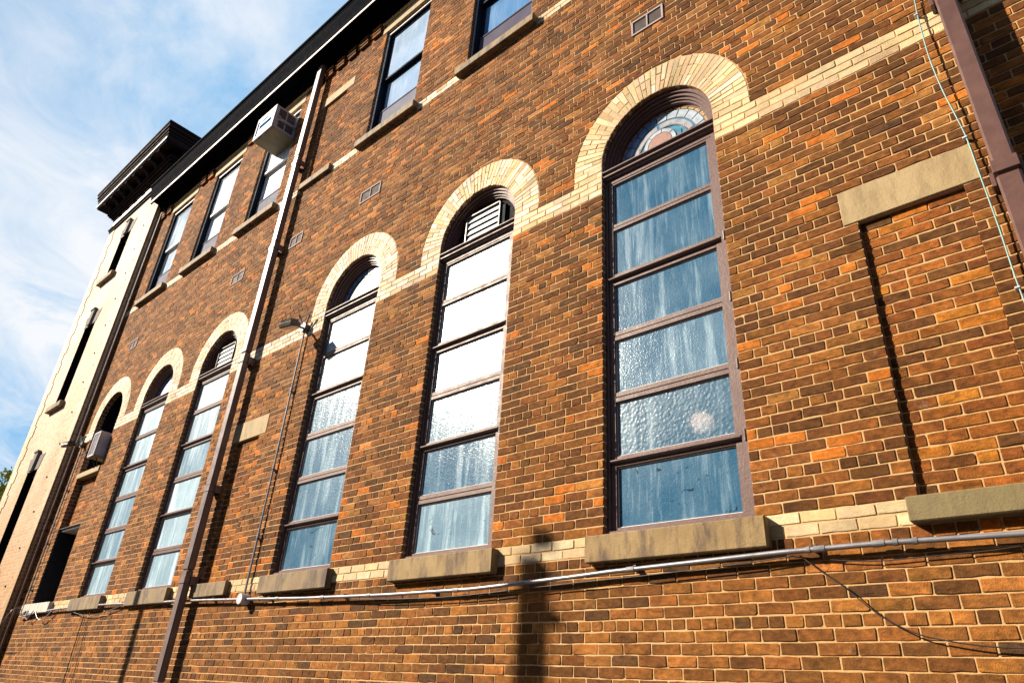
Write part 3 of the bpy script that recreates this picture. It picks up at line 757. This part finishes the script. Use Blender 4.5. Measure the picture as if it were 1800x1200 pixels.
# --- sash windows of the upper storey
def sash_window(i, cx):
    x0, x1 = cx - UHW + .004, cx + UHW - .004; q = MB(); z0, z1 = UZ0, UZ1 - .004
    q.box(x0, x0 + .045, .05, .34, z0, z1, .003); q.box(x1 - .045, x1, .05, .34, z0, z1, .003); q.box(x0 + .045, x1 - .045, .05, .34, z1 - .06, z1, .003); q.box(x0 + .045, x1 - .045, .07, .34, z0, z0 + .05, .003)
    fr = obj('sash_window', q, 'navy_paint', root)
    q = MB(); q.box(x0 + .012, x0 + .034, .035, .05, z0, z1 - .02, .002); q.box(x1 - .034, x1 - .012, .035, .05, z0, z1 - .02, .002); q.box(x0 + .034, x1 - .034, .035, .05, z1 - .055, z1 - .03, .002); each('lit_edge_strip', q, 'pale_trim' if i != 1 else 'screen_grey', fr)  # pale strips paint in the sunlit edge of the dark frame
    zm = 10.12; q = MB(); a, c = x0 + .045, x1 - .045
    q.box(a, a + .045, .09, .13, zm, z1 - .06, .003); q.box(c - .035, c, .09, .13, zm, z1 - .06, .003); q.box(a + .045, c - .035, .09, .13, z1 - .11, z1 - .06, .003); q.box(a + .045, c - .035, .085, .135, zm - .0, zm + .04, .003)
    q.box(a, a + .045, .14, .18, z0 + .05, zm + .03, .003); q.box(c - .035, c, .14, .18, z0 + .05, zm + .03, .003); q.box(a + .045, c - .035, .14, .18, z0 + .05, z0 + .11, .003); q.box(a + .045, c - .035, .136, .18, zm - .03, zm - .004, .003)
    obj('sash', q, 'navy_paint' if i in (0, 1, 2) else 'pale_trim', fr)
    q = MB(); q.box(a + .045, c - .035, .102, .107, zm + .04, z1 - .11); p = obj('pane', q, 'sash_glass', fr); p.color = ((.15, .0, .35, .75, .6, .5)[i], 0, 0, 1)
    q = MB(); q.box(a + .045, c - .035, .155, .160, z0 + .10, zm - .03); p = obj('pane', q, 'sash_glass', fr); p.color = ((.1, .0, .3, .8, .7, .6)[i], 0, 0, 1)
    zs = 9.44
    q = MB(); q.box(a + .02, c - .012, .124, .134, z0 + .05, zs); q.box(a + .02, c - .012, .115, .138, zs, zs + .022); obj('half_screen', q, 'screen_violet' if i < 2 else 'screen_grey', fr)
for i, cx in enumerate(UP): sash_window(i, cx)

# ------------------------------------------------------------------ cream tower at the left end
TX0, TX1, TY, TZ = -19.03, -15.52, -.16, 13.0
tow = thing('brick_tower', (-17.1, 0, 0), 'cream brick corner tower with quoined edges and a heavy dark bracketed cornice', 'tower')
TW = [(10.42, 11.72), (6.98, 9.03), (3.40, 5.44)]; tx0, tx1 = -17.74, -17.06
mb = MB(); P, F = sheet(rect(TX0, TX1, -.2, TZ), [rect(tx0, tx1, a, c) for a, c in TW], TY); mb.hull(P, [f[::-1] for f in F])
for (a, c) in TW:
    o = rect(tx0, tx1, a, c)
    for j in range(4):
        p0, p1 = o[j], o[(j + 1) % 4]; mb.face([(p0[0], TY, p0[1]), (p1[0], TY, p1[1]), (p1[0], TY + .3, p1[1]), (p0[0], TY + .3, p0[1])], 1)
mb.face([(TX1, TY, -.2), (TX1, 5, -.2), (TX1, 5, TZ), (TX1, TY, TZ)]); mb.face([(TX0, 5, -.2), (TX0, TY, -.2), (TX0, TY, TZ), (TX0, 5, TZ)]); mb.face([(TX1, 5, -.2), (TX0, 5, -.2), (TX0, 5, TZ), (TX1, 5, TZ)])
obj('tower_wall', mb, ['tower_cream_brick', 'black_paint_and_shade'], tow, fixn=False)  # window reveals black: their shade is put into the colour
h = .5475
for side in (-1, 1):
    pts_ = []; z = .15; i = 0
    while z < 12.4:
        w = .44 if i % 2 else .33
        zt = min(z + h / 2, 12.46); e = TX0 + w if side < 0 else TX1 - w * .82
        pts_ += [(e, z), (e, zt)]; z += h / 2; i += 1
    o = TX0 - .012 if side < 0 else TX1 + .012
    mb = MB(); mb.poly([(o, pts_[0][1])] + pts_ + [(o, pts_[-1][1])], TY - .014, TY - .001)
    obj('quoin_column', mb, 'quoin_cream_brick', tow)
mb = MB(); z = .9
while z < 12.2:
    e_ = random.uniform(-.02, .02); mb.box(TX1 - .615 + e_, TX1 - .59 + e_, TY - .02, TY + .0, z, z + .03); z += .70
each('wall_tie', mb, 'dark_metal', tow)
mb = MB(); x = TY + .05
for x in (-.14, -.075): mb.box(TX1, TX1 + .018, x - .012, x, -.2, 12.3)
each('corner_chase', mb, 'reveal_brick', tow)
for (a, c) in TW:
    q = MB(); q.box(tx0, tx1, TY + .20, TY + .23, a, c); w_ = obj('tower_window', q, 'void_dark', tow)
    q = MB(); t = .05
    for bx in ((tx0, tx0 + t, a, c), (tx1 - t, tx1, a, c), (tx0 + t, tx1 - t, c - t, c), (tx0 + t, tx1 - t, (a + c) / 2 - .02, (a + c) / 2 + .02)): q.box(bx[0], bx[1], TY + .13, TY + .2, bx[2], bx[3])
    obj('window_frame', q, 'black_paint_and_shade', w_)
    q = MB(); q.box(tx0 + .06, tx1 - .06, TY + .10, TY + .125, c - .075, c - .045); obj('head_trim', q, 'screen_grey', w_)
    q = MB(); q.box(tx0 - .17, tx1 + .10, TY - .10, TY + .1, a - .13, a - .005, .006); obj('sill', q, 'weathered_sandstone', tow)
    q = MB(); m = (tx0 + tx1) / 2
    q.poly([(tx0 - .03, c + .003), (tx1 + .03, c + .003), (tx1 + .15, c + .33), (tx0 - .15, c + .33)], TY - .008, TY + .05)
    lt = obj('flat_arch', q, 'keystone_stone', tow)
    q = MB(); q.poly([(m - .07, c - .01), (m + .07, c - .01), (m + .115, c + .40), (m - .115, c + .40)], TY - .06, TY - .009); q.poly([(m - .13, c + .401), (m + .13, c + .401), (m + .13, c + .44), (m - .13, c + .44)], TY - .08, TY - .009)
    obj('keystone', q, 'keystone_stone', lt)
# cornice
def ring(mb, s, z0, z1, m=0):
    mb.cur = m; mb.box(TX0 - s, TX1 + s, TY - s, 5 + s, z0, z1)
q = MB()
for s, z0, z1 in ((.04, 12.47, 12.54), (.07, 12.54, 12.58), (.05, 12.88, 12.94), (.10, 12.94, 13.), (.16, 13., 13.05), (.20, 13.05, 13.12), (.44, 13.24, 13.28), (.455, 13.36, 13.44), (.475, 13.44, 13.52), (.50, 13.52, 13.61), (.53, 13.61, 13.72), (.55, 13.72, 13.78)): ring(q, s, z0, z1)
ring(q, .17, 13.12, 13.24)
tc_ = obj('tower_cornice', q, 'eave_paint', tow)
q = MB(); ring(q, .46, 13.28, 13.36); obj('cornice_fascia', q, 'eave_paint', tc_)
q = MB(); q.box(TX0 - .475, TX1 + .475, TY - .475, TY - .462, 13.285, 13.34); obj('cornice_fillet', q, 'pale_trim', tc_)
def modillion(x, y, rot=0):
    q = MB(); M = Matrix.Translation((x, y, 13.24)) @ Matrix.Rotation(rot, 4, 'Z')
    pr = [(0, 0), (-.24, 0), (-.245, -.05), (-.20, -.085), (-.12, -.10), (-.06, -.16), (0, -.18)]
    k = [(s * .065, p[0], p[1]) for s in (-1, 1) for p in pr]; n = len(pr)
    F = [tuple(range(n)), tuple(reversed(range(n, 2 * n)))] + [(i, (i + 1) % n, n + (i + 1) % n, n + i) for i in range(n)]
    q.hull([M @ Vector(p) for p in k], F); obj('bracket', q, 'eave_paint', tow)
for j in range(8): modillion(TX0 + .06 + j * (TX1 - TX0 - .12) / 7, TY - .18)
for j in range(5): modillion(TX1 + .18, TY + .06 + j * .48, R(90))
q = MB(); q.box(TX0 - .02, TX1 + .02, TY - .02, 5.0, 12.58, 12.88); obj('frieze', q, 'white_trim', tow)
q = MB(); q.box(TX0, TX1, TY, 5, 13.78, 13.84); obj('tower_roof', q, 'roof_felt', tow)

# ------------------------------------------------------------------ downspouts
def downspout(name, x0, x1, y0, y1, zt, zb, m, joints, label, bands):
    t = thing(name, ((x0 + x1) / 2, (y0 + y1) / 2, zb), label, 'downspout')
    q = MB(); zs = [zt] + joints + [zb]
    for j in range(len(zs) - 1):
        e = .0 if j % 2 == 0 else .003
        q.box(x0 + e, x1 - e, y0 + e, y1 - e, zs[j + 1], zs[j] - .004, .012)
    obj('pipe', q, m, t)
    for z in bands:
        q = MB(); q.box(x0 - .006, x1 + .006, y0 - .006, y1 + .004, z, z + .085, .004)
        q.box(x0 - .028, x0 - .0065, y1 - .03, .0, z - .005, z + .09, .002); q.box(x1 + .0065, x1 + .028, y1 - .03, .0, z - .005, z + .09, .002)
        obj('bracket', q, m, t)
    return t
downspout('downspout', -8.82, -8.676, -.161, -.07, 11.60, .05, 'pipe_enamel', [9.45, 7.7, 5.78, 3.86, 2.82, 1.6], 'square brown painted downspout standing off the wall, left of the mid-wall conduit', [9.25, 7.55, 5.62, 3.78, 2.66])
downspout('downspout', -.038, .078, -.195, -.055, 11.6, .05, 'brown_pipe', [8.0, 4.30], 'wide glossy brown downspout at the right edge, beside the teal cable', [4.31, 5.85, 8.0])
q = MB(); q.tube([(-15.36, -.06, .1), (-15.36, -.06, 11.5)], .024, 12)
for z in (1.5, 4, 6.5, 9): q.tube([(-15.36, -.06, z), (-15.36, -.06, z + .07)], .030, 12)
tag(obj('drain_pipe', q, 'brown_pipe', smooth=False, loc=(-15.36, -.06, .1)), 'thin round drain pipe in the shadowed corner between tower and wall', 'drain pipe')

# ------------------------------------------------------------------ window air conditioners
def air_conditioner(x0, x1, y0, y1, z0, z1, label, cage):
    t = thing('air_conditioner', ((x0 + x1) / 2, y1, z0), label, 'air conditioner')
    q = MB(); q.cur = 0; q.box(x0, x1, y0 + .02, y1, z0 + .012, z1, .012)
    obj('casing', q, 'appliance_grey', t)
    q = MB(); q.box(x0 - .002, x1 + .002, y0 + .03, y1, z0, z0 + .011, .002); obj('base_pan', q, 'appliance_base', t)
    q = MB(); e = .035
    for bx in ((x0, x0 + e, z0, z1), (x1 - e, x1, z0, z1), (x0 + e, x1 - e, z0, z0 + e), (x0 + e, x1 - e, z1 - e, z1)): q.box(bx[0], bx[1], y0, y0 + .019, bx[2], bx[3], .004)
    obj('rear_frame', q, 'appliance_white', t)
    q = MB()
    if cage: q.box(x0 + e, x1 - e, y0 + .004, y0 + .019, z0 + e, z1 - e)
    else:
        nb_ = 16
        for j in range(nb_):
            a = z0 + e + (z1 - z0 - 2 * e) * j / nb_; q.box(x0 + e, x1 - e, y0 + .006, y0 + .017, a, a + .010)
    g_ = obj('rear_grille', q, 'appliance_white' if cage else 'appliance_grey', t)
    if cage:
        q = MB(); m = (z0 + z1) / 2
        q.box(x0 + .14, x1 - .12, y0 - .003, y0 + .003, m - .05, m + .03); q.box(x0 + .045, x0 + .085, y0 - .003, y0 + .003, z0 + .10, z1 - .12); q.box(x0 + .10, x1 - .26, y0 - .002, y0 + .003, m + .12, m + .14)
        each('grille_slot', q, 'blue_plastic', g_)
        q = MB(); xs = x1 + .0005; L = y1 - y0
        q.box(xs, xs + .004, y0 + .07, y0 + .07 + L * .26, z0 + .30, z1 - .05); q.box(xs, xs + .004, y0 + .075 + L * .30, y0 + L * .72, z0 + .30, z1 - .05)
        q.box(xs, xs + .004, y0 + .10, y0 + L * .40, z0 + .07, z0 + .20); q.box(xs, xs + .004, y0 + L * .45, y0 + L * .72, z0 + .07, z0 + .22)
        each('side_vent', q, 'dark_grille', t)
        q = MB(); q.box(xs, xs + .006, y1 - .10, y1 - .005, z0 + .03, z0 + .27); obj('accordion_panel', q, 'blue_plastic', t)
        q = MB(); q.hull([(xs + .006, y0 + .09, z0 + .20), (xs + .006, y0 + .09, z0 + .235), (xs + .006, y1, z0 + .31), (xs + .006, y1, z0 + .275), (xs + .024, y0 + .09, z0 + .20), (xs + .024, y0 + .09, z0 + .235), (xs + .024, y1, z0 + .31), (xs + .024, y1, z0 + .275)], [(0, 1, 2, 3), (4, 7, 6, 5), (0, 4, 5, 1), (2, 6, 7, 3), (1, 5, 6, 2), (0, 3, 7, 4)])
        q.box(xs + .004, xs + .02, y0 + .06, y0 + .12, z0 + .27, z0 + .30); q.box(xs + .004, xs + .02, y0 + .06, y0 + .08, z0 + .17, z0 + .19)
        obj('side_strut', q, 'appliance_grey', t)
    else:
        q = MB(); q.box(x1 + .0005, x1 + .004, y0 + .05, y1 - .12, z0 + .06, z1 - .06); obj('side_vents', q, 'appliance_grey', t)
        q = MB(); q.tube([(x0 + .1, y0 + .08, z0 - .01), (x0 + .1, -.0, z0 - .20)], .011, 8); q.tube([(x1 - .06, y0 + .08, z0 - .01), (x1 - .06, -.0, z0 - .20)], .011, 8); each('support_arm', q, 'dark_metal', t)
    return t
air_conditioner(-10.21, -9.56, -.39, .16, 10.45, 10.99, 'boxy white air conditioner jutting from an upper storey window, blue slots on its face', True)
air_conditioner(-13.86 - .0, -13.40 - .0, -.27, .12, 5.14, 5.62, 'small pale air conditioner in the arched window nearest the tower', False) if False else air_conditioner(-14.03, -13.72, -.17, .12, 5.145, 5.62, 'small pale air conditioner in the arched window nearest the tower', False)

# ------------------------------------------------------------------ floodlights on their riser conduits
def floodlight(x, z, label, zb):
    t = thing('floodlight', (x, 0, z), label, 'floodlight', 'floodlights on the brick wall')
    q = MB(); q.tube([(x, .0, z), (x, -.07, z)], .062, 18); q.tube([(x, -.07, z), (x, -.078, z)], .066, 18); obj('junction_box', q, 'dark_metal', t)
    M = Matrix.Translation((x + .075, -.285, z - .10)) @ Matrix.Rotation(R(12), 4, 'Z') @ Matrix.Rotation(R(22), 4, 'X')
    q = MB(); q.box(-.11, .11, -.09, .08, -.022, .035, .008, M); q.box(-.09, .09, -.07, .06, .035, .055, .004, M)
    for k in range(7): q.box(-.10 + k * .03, -.094 + k * .03, -.06, .07, .05, .075, 0, M)
    obj('lamp_head', q, 'dark_metal', t)
    q = MB(); q.box(-.097, .097, -.077, .067, -.027, -.023, 0, M); obj('lens', q, 'lamp_lens', t)
    q = MB(); q.tube([(x + .02, -.07, z - .02), (x + .04, -.14, z - .04), (x + .06, -.24, z - .09)], .015, 8); obj('arm', q, 'dark_metal', t)
    q = MB(); q.tube([(x - .02, -.07, z + .04), (x - .05, -.10, z + .12), (x - .055, -.12, z + .17)], [.014, .014, .02], 8); q.tube([(x + .04, -.06, z + .04), (x + .09, -.07, z + .11), (x + .12, -.075, z + .15)], [.014, .014, .022], 8)
    obj('sensor', q, 'galvanised', t)
    pts = [(x + .0, -.035, z - .05), (x + .0, -.035, (z + zb) / 2), (x - .01, -.035, zb)]
    q = MB(); q.tube(pts, .0125, 8)
    for zz in (z - .9, z - 1.9, z - 2.7): q.tube([(x, -.035, zz), (x, -.035, zz + .05)], .018, 8); q.box(x - .02, x + .035, -.028, .0, zz - .02, zz, .002)
    obj('riser_conduit', q, 'galvanised', t)
    return t
floodlight(-7.405, 5.79, 'floodlight on a thin riser between the downspout and the third arched window from the right', 2.50)
f2 = floodlight(-15.02, 5.62, 'floodlight beside the small air conditioner in the corner by the tower', 2.52)

# ------------------------------------------------------------------ horizontal conduit and loose wires
def onwall(Xp, Zp, y): s = (4 + y) / 4; return (Xp * s, y, 1.6 + (Zp - 1.6) * s)
q = MB(); cp = [(-15.2, 2.47), (-14.3, 2.52), (-13.38, 2.545), (-11.9, 2.545), (-11.11, 2.535), (-9.6, 2.50), (-9.08, 2.495), (-8.3, 2.475), (-7.48, 2.45), (-6.26, 2.41), (-5.02, 2.385), (-3.99, 2.38), (-3.50, 2.395), (-3.04, 2.41), (-2.71, 2.425), (-1.54, 2.455), (-.99, 2.458), (-.38, 2.445), (.5, 2.44), (2.5, 2.44)]
pts = [onwall(a, z, -.055) for a, z in cp]; q.tube(pts, .0145, 12)
con = obj('electrical_conduit', q, 'galvanised', smooth=True, loc=(-7.3, -.055, 2.45)); tag(con, 'long sagging galvanised conduit strapped along the wall below the window sills', 'conduit')
q = MB()
def along(x):
    for a, c in zip(pts, pts[1:]):
        if a[0] <= x <= c[0]:
            t = (x - a[0]) / (c[0] - a[0]); return Vector(a).lerp(Vector(c), t)
for x in (-1.30, -1.36, -1.0, -.92, -.83, -2.5, -3.35, -3.43, -4.1, -5.2, -5.9, -6.7, -7.05, -9.2, -10.5, -11.8, -13.0, .6):
    p = along(x); d = (along(x + .03) - along(x - .03)).normalized(); L = random.choice((.012, .03)); q.tube([p - d * L, p + d * L], .018, 12)
each('coupling', q, 'galvanised', con)
q = MB()
for x in (-1.33, -2.48, -3.4, -4.4, -5.6, -6.9, -8.1, -9.3, -10.7, -12.3, -13.8):
    p = along(x); q.box(p.x - .010, p.x + .010, -.04, .0, p.z - .012, p.z + .03, .002)
each('strap', q, 'dark_metal', con)
p = along(-7.37); q = MB(); q.tube([(p.x, -.005, p.z), (p.x, -.10, p.z)], .052, 20); q.tube([(p.x, -.10, p.z), (p.x, -.108, p.z)], .056, 20); obj('junction_box', q, 'appliance_white', con)
def wire(name, pp, r, m, label, cat, n=6, seg=6, group=None):
    # Catmull-Rom through the points
    P_ = [Vector(p) for p in pp]; out = []
    for i in range(len(P_) - 1):
        a, b_, c, d = P_[max(i - 1, 0)], P_[i], P_[i + 1], P_[min(i + 2, len(P_) - 1)]
        for s in range(seg):
            t = s / seg; out.append(.5 * ((2 * b_) + (c - a) * t + (2 * a - 5 * b_ + 4 * c - d) * t * t + (3 * b_ - a - 3 * c + d) * t ** 3))
    out.append(P_[-1]); q = MB(); q.tube(out, r, n); o = obj(name, q, m, smooth=True, loc=pp[0]); tag(o, label, cat, group); return o
wire('cable', [onwall(a, z, y) for a, z, y in ((-.13, 11.0, -.02), (-.12, 8.5, -.03), (-.135, 6.6, -.035), (-.14, 6.07, -.03), (-.15, 5.92, -.03), (-.16, 5.62, -.045), (-.16, 5.43, -.05), (-.147, 5.18, -.045), (-.125, 4.95, -.04), (-.11, 4.77, -.03), (-.105, 4.45, -.035), (-.10, 4.07, -.035), (-.10, 3.66, -.03), (-.07, 3.0, -.03), (-.05, 2.5, -.03), (-.05, .5, -.03))], .0044, 'teal_cable', 'thin wavy teal cable clipped to the wall beside the wide downspout', 'cable', 8)
q = MB()
for (a, z) in ((-.15, 5.92), (-.11, 4.77), (-.10, 3.7)):
    x, y, z = onwall(a, z, -.03); q.box(x - .02, x + .006, -.04, .0, z - .006, z + .006, .002)
each('cable_clip', q, 'appliance_white', bpy.data.objects['cable'])
wire('wire', [onwall(a, z, -.03) for a, z in ((-1.43, 2.43), (-1.33, 2.34), (-1.22, 2.25), (-1.12, 2.15), (-1.04, 2.085), (-.92, 2.02), (-.81, 1.99), (-.70, 1.97), (-.61, 1.96), (-.50, 1.955), (-.2, 1.95), (.6, 1.93), (2, 1.9))], .0035, 'black_rubber', 'black wire drooping down and right from the conduit near the bottom right corner', 'wire')
wire('wire', [onwall(a, z, -.02) for a, z in ((-1.46, 2.425), (-1.2, 2.385), (-1.02, 2.37), (-.78, 2.375), (-.55, 2.38), (-.40, 2.39), (0, 2.41), (1, 2.4))], .0028, 'black_rubber', 'thin black wire running nearly level just under the right part of the conduit', 'wire')
wire('wire', [onwall(a, z, -.05) for a, z in ((-5.6, 2.375), (-4.9, 2.345), (-4.2, 2.335), (-3.6, 2.35), (-3.0, 2.37), (-2.4, 2.385), (-1.8, 2.41), (-1.46, 2.43))], .0035, 'black_rubber', 'black wire hanging close under the conduit below the two nearest window sills', 'wire')
wire('wire', [onwall(a, z, -.04) for a, z in ((-12.9, 2.53), (-12.5, 2.46), (-12.0, 2.41), (-11.7, 2.40), (-11.3, 2.44), (-10.8, 2.50))], .005, 'black_rubber', 'black wire looping under the conduit below the second sill from the tower', 'wire')
wire('wire', [onwall(a, z, -.02) for a, z in ((-12.08, 2.50), (-12.09, 2.1), (-12.06, 1.6), (-12.1, .9), (-12.08, .1))], .007, 'black_rubber', 'thick dark wire dropping straight down the lower wall from the conduit', 'wire')
wire('wire', [onwall(a, z, -.015) for a, z in ((-11.88, 2.46), (-11.83, 2.1), (-11.74, 1.55), (-11.72, .9), (-11.7, .1))], .0045, 'dark_metal', 'thinner faint wire dropping down the lower wall, right of the thick one', 'wire')
wire('wire', [onwall(a, z, y) for a, z, y in ((-15.1, 2.47, -.06), (-14.9, 2.58, -.09), (-14.75, 2.42, -.08), (-14.5, 2.56, -.09), (-14.2, 2.43, -.08), (-13.9, 2.40, -.06), (-13.6, 2.52, -.06))], .008, 'galvanised', 'tangle of pale wire wound round the left end of the conduit', 'wire')
wire('wire', [onwall(a, z, y) for a, z, y in ((-15.15, 2.48, -.05), (-15.3, 2.62, -.14), (-15.8, 2.6, -.3), (-16.3, 2.3, -.35), (-16.9, 2.2, -.3))], .004, 'galvanised', 'pale wire stub sticking out across the foot of the tower', 'wire')

# ------------------------------------------------------------------ poles across the alley (their shadows fall on the wall)
def pole(x, y, zt, r, label):
    t = thing('utility_pole', (x, y, 0), label, 'utility pole')
    q = MB(); q.tube([(x, y, -.3), (x, y, zt * .5), (x, y, zt)], [r * 1.15, r * 1.05, r], 14); obj('shaft', q, 'wood_pole', t); return t
s = 5.5; k = s / -SUN.y
px, py, pz = -3.36 + SUN.x * k, SUN.y * k, 2.52 + SUN.z * k
t = pole(px, py, pz, .105, 'round wooden utility pole across the alley')
q = MB(); q.box(px + .0, px + .14, py - .05, py + .05, pz + .12, pz + .22, .01); q.tube([(px, py, pz), (px, py, pz + .2)], .02, 8); q.box(px - .02, px + .25, py - .04, py + .04, pz - .42, pz - .35, .01); obj('bracket', q, 'galvanised', t)
s = 3.0; k = s / -SUN.y
pole(-10.08 + SUN.x * k, SUN.y * k, 2.62 + SUN.z * k, .055, 'slim steel post across the alley')

# ------------------------------------------------------------------ unseen block added across the alley to cut sky fill and darken the shade
op = thing('sky_blocker', (-6, -18, 0), 'long dark brick block added unseen behind the viewer to cut fill light', 'sky_blocker')
q = MB(); q.box(-48, 34, -30, -17.6, -.2, 11.4); obj('wall', q, 'reveal_brick', op)
q = MB(); q.box(-48.2, 34.2, -30.2, -17.35, 11.4, 11.9); obj('parapet', q, 'dark_metal', op)
for j in range(26):
    for zz in (1.6, 6.6):
        q = MB(); xx = -46 + j * 3.1; q.box(xx, xx + 1.3, -17.62, -17.56, zz, zz + 2.6); w_ = obj('window', q, 'black_paint_and_shade', op)
        q = MB(); q.box(xx - .1, xx + 1.4, -17.6, -17.48, zz - .15, zz); obj('sill', q, 'grey_stone', w_)

# ------------------------------------------------------------------ tree beyond the tower
def tree(x, y, h, r, label):
    t = thing('tree', (x, y, 0), label, 'tree')
    q = MB(); q.tube([(x, y, 0), (x + .1, y, h * .3), (x - .1, y + .1, h * .55)], [.32, .24, .14], 10)
    br = []
    for i in range(9):
        a = i * 2.4; z = h * (.35 + .04 * i); e = Vector((x + math.cos(a) * r * .7, y + math.sin(a) * r * .7, z + h * .2))
        q.tube([(x, y, z), tuple((Vector((x, y, z)) + e) / 2 + Vector((0, 0, .2))), e], [.1, .06, .03], 6); br.append(e)
    obj('trunk', q, 'bark', t)
    q = MB(); rnd = random.Random(5)
    clumps = []
    for i in range(120):
        u = rnd.uniform(-1, 1); a = rnd.uniform(0, 2 * math.pi); w = math.sqrt(1 - u * u); rr = rnd.uniform(.5, 1.05)
        clumps.append((Vector((x + math.cos(a) * w * r * rr, y + math.sin(a) * w * r * rr, h * .66 + u * h * .30 * rr)), rnd.uniform(.35, .75)))
    for c, cr in clumps:
        for j in range(230):
            d = Vector((rnd.gauss(0, 1), rnd.gauss(0, 1), rnd.gauss(0, .6))); p = c + d * cr * .5
            a = Vector((rnd.gauss(0, 1), rnd.gauss(0, 1), rnd.gauss(0, 1))).normalized() * .085; b_ = a.orthogonal().normalized() * .05
            q.face([p - a, p + b_, p + a, p - b_])
    obj('crown', q, 'leaf', t, fixn=False)
tree(-45.5, 5.2, 11.4, 3.9, 'leafy green tree behind the left edge of the cream tower')
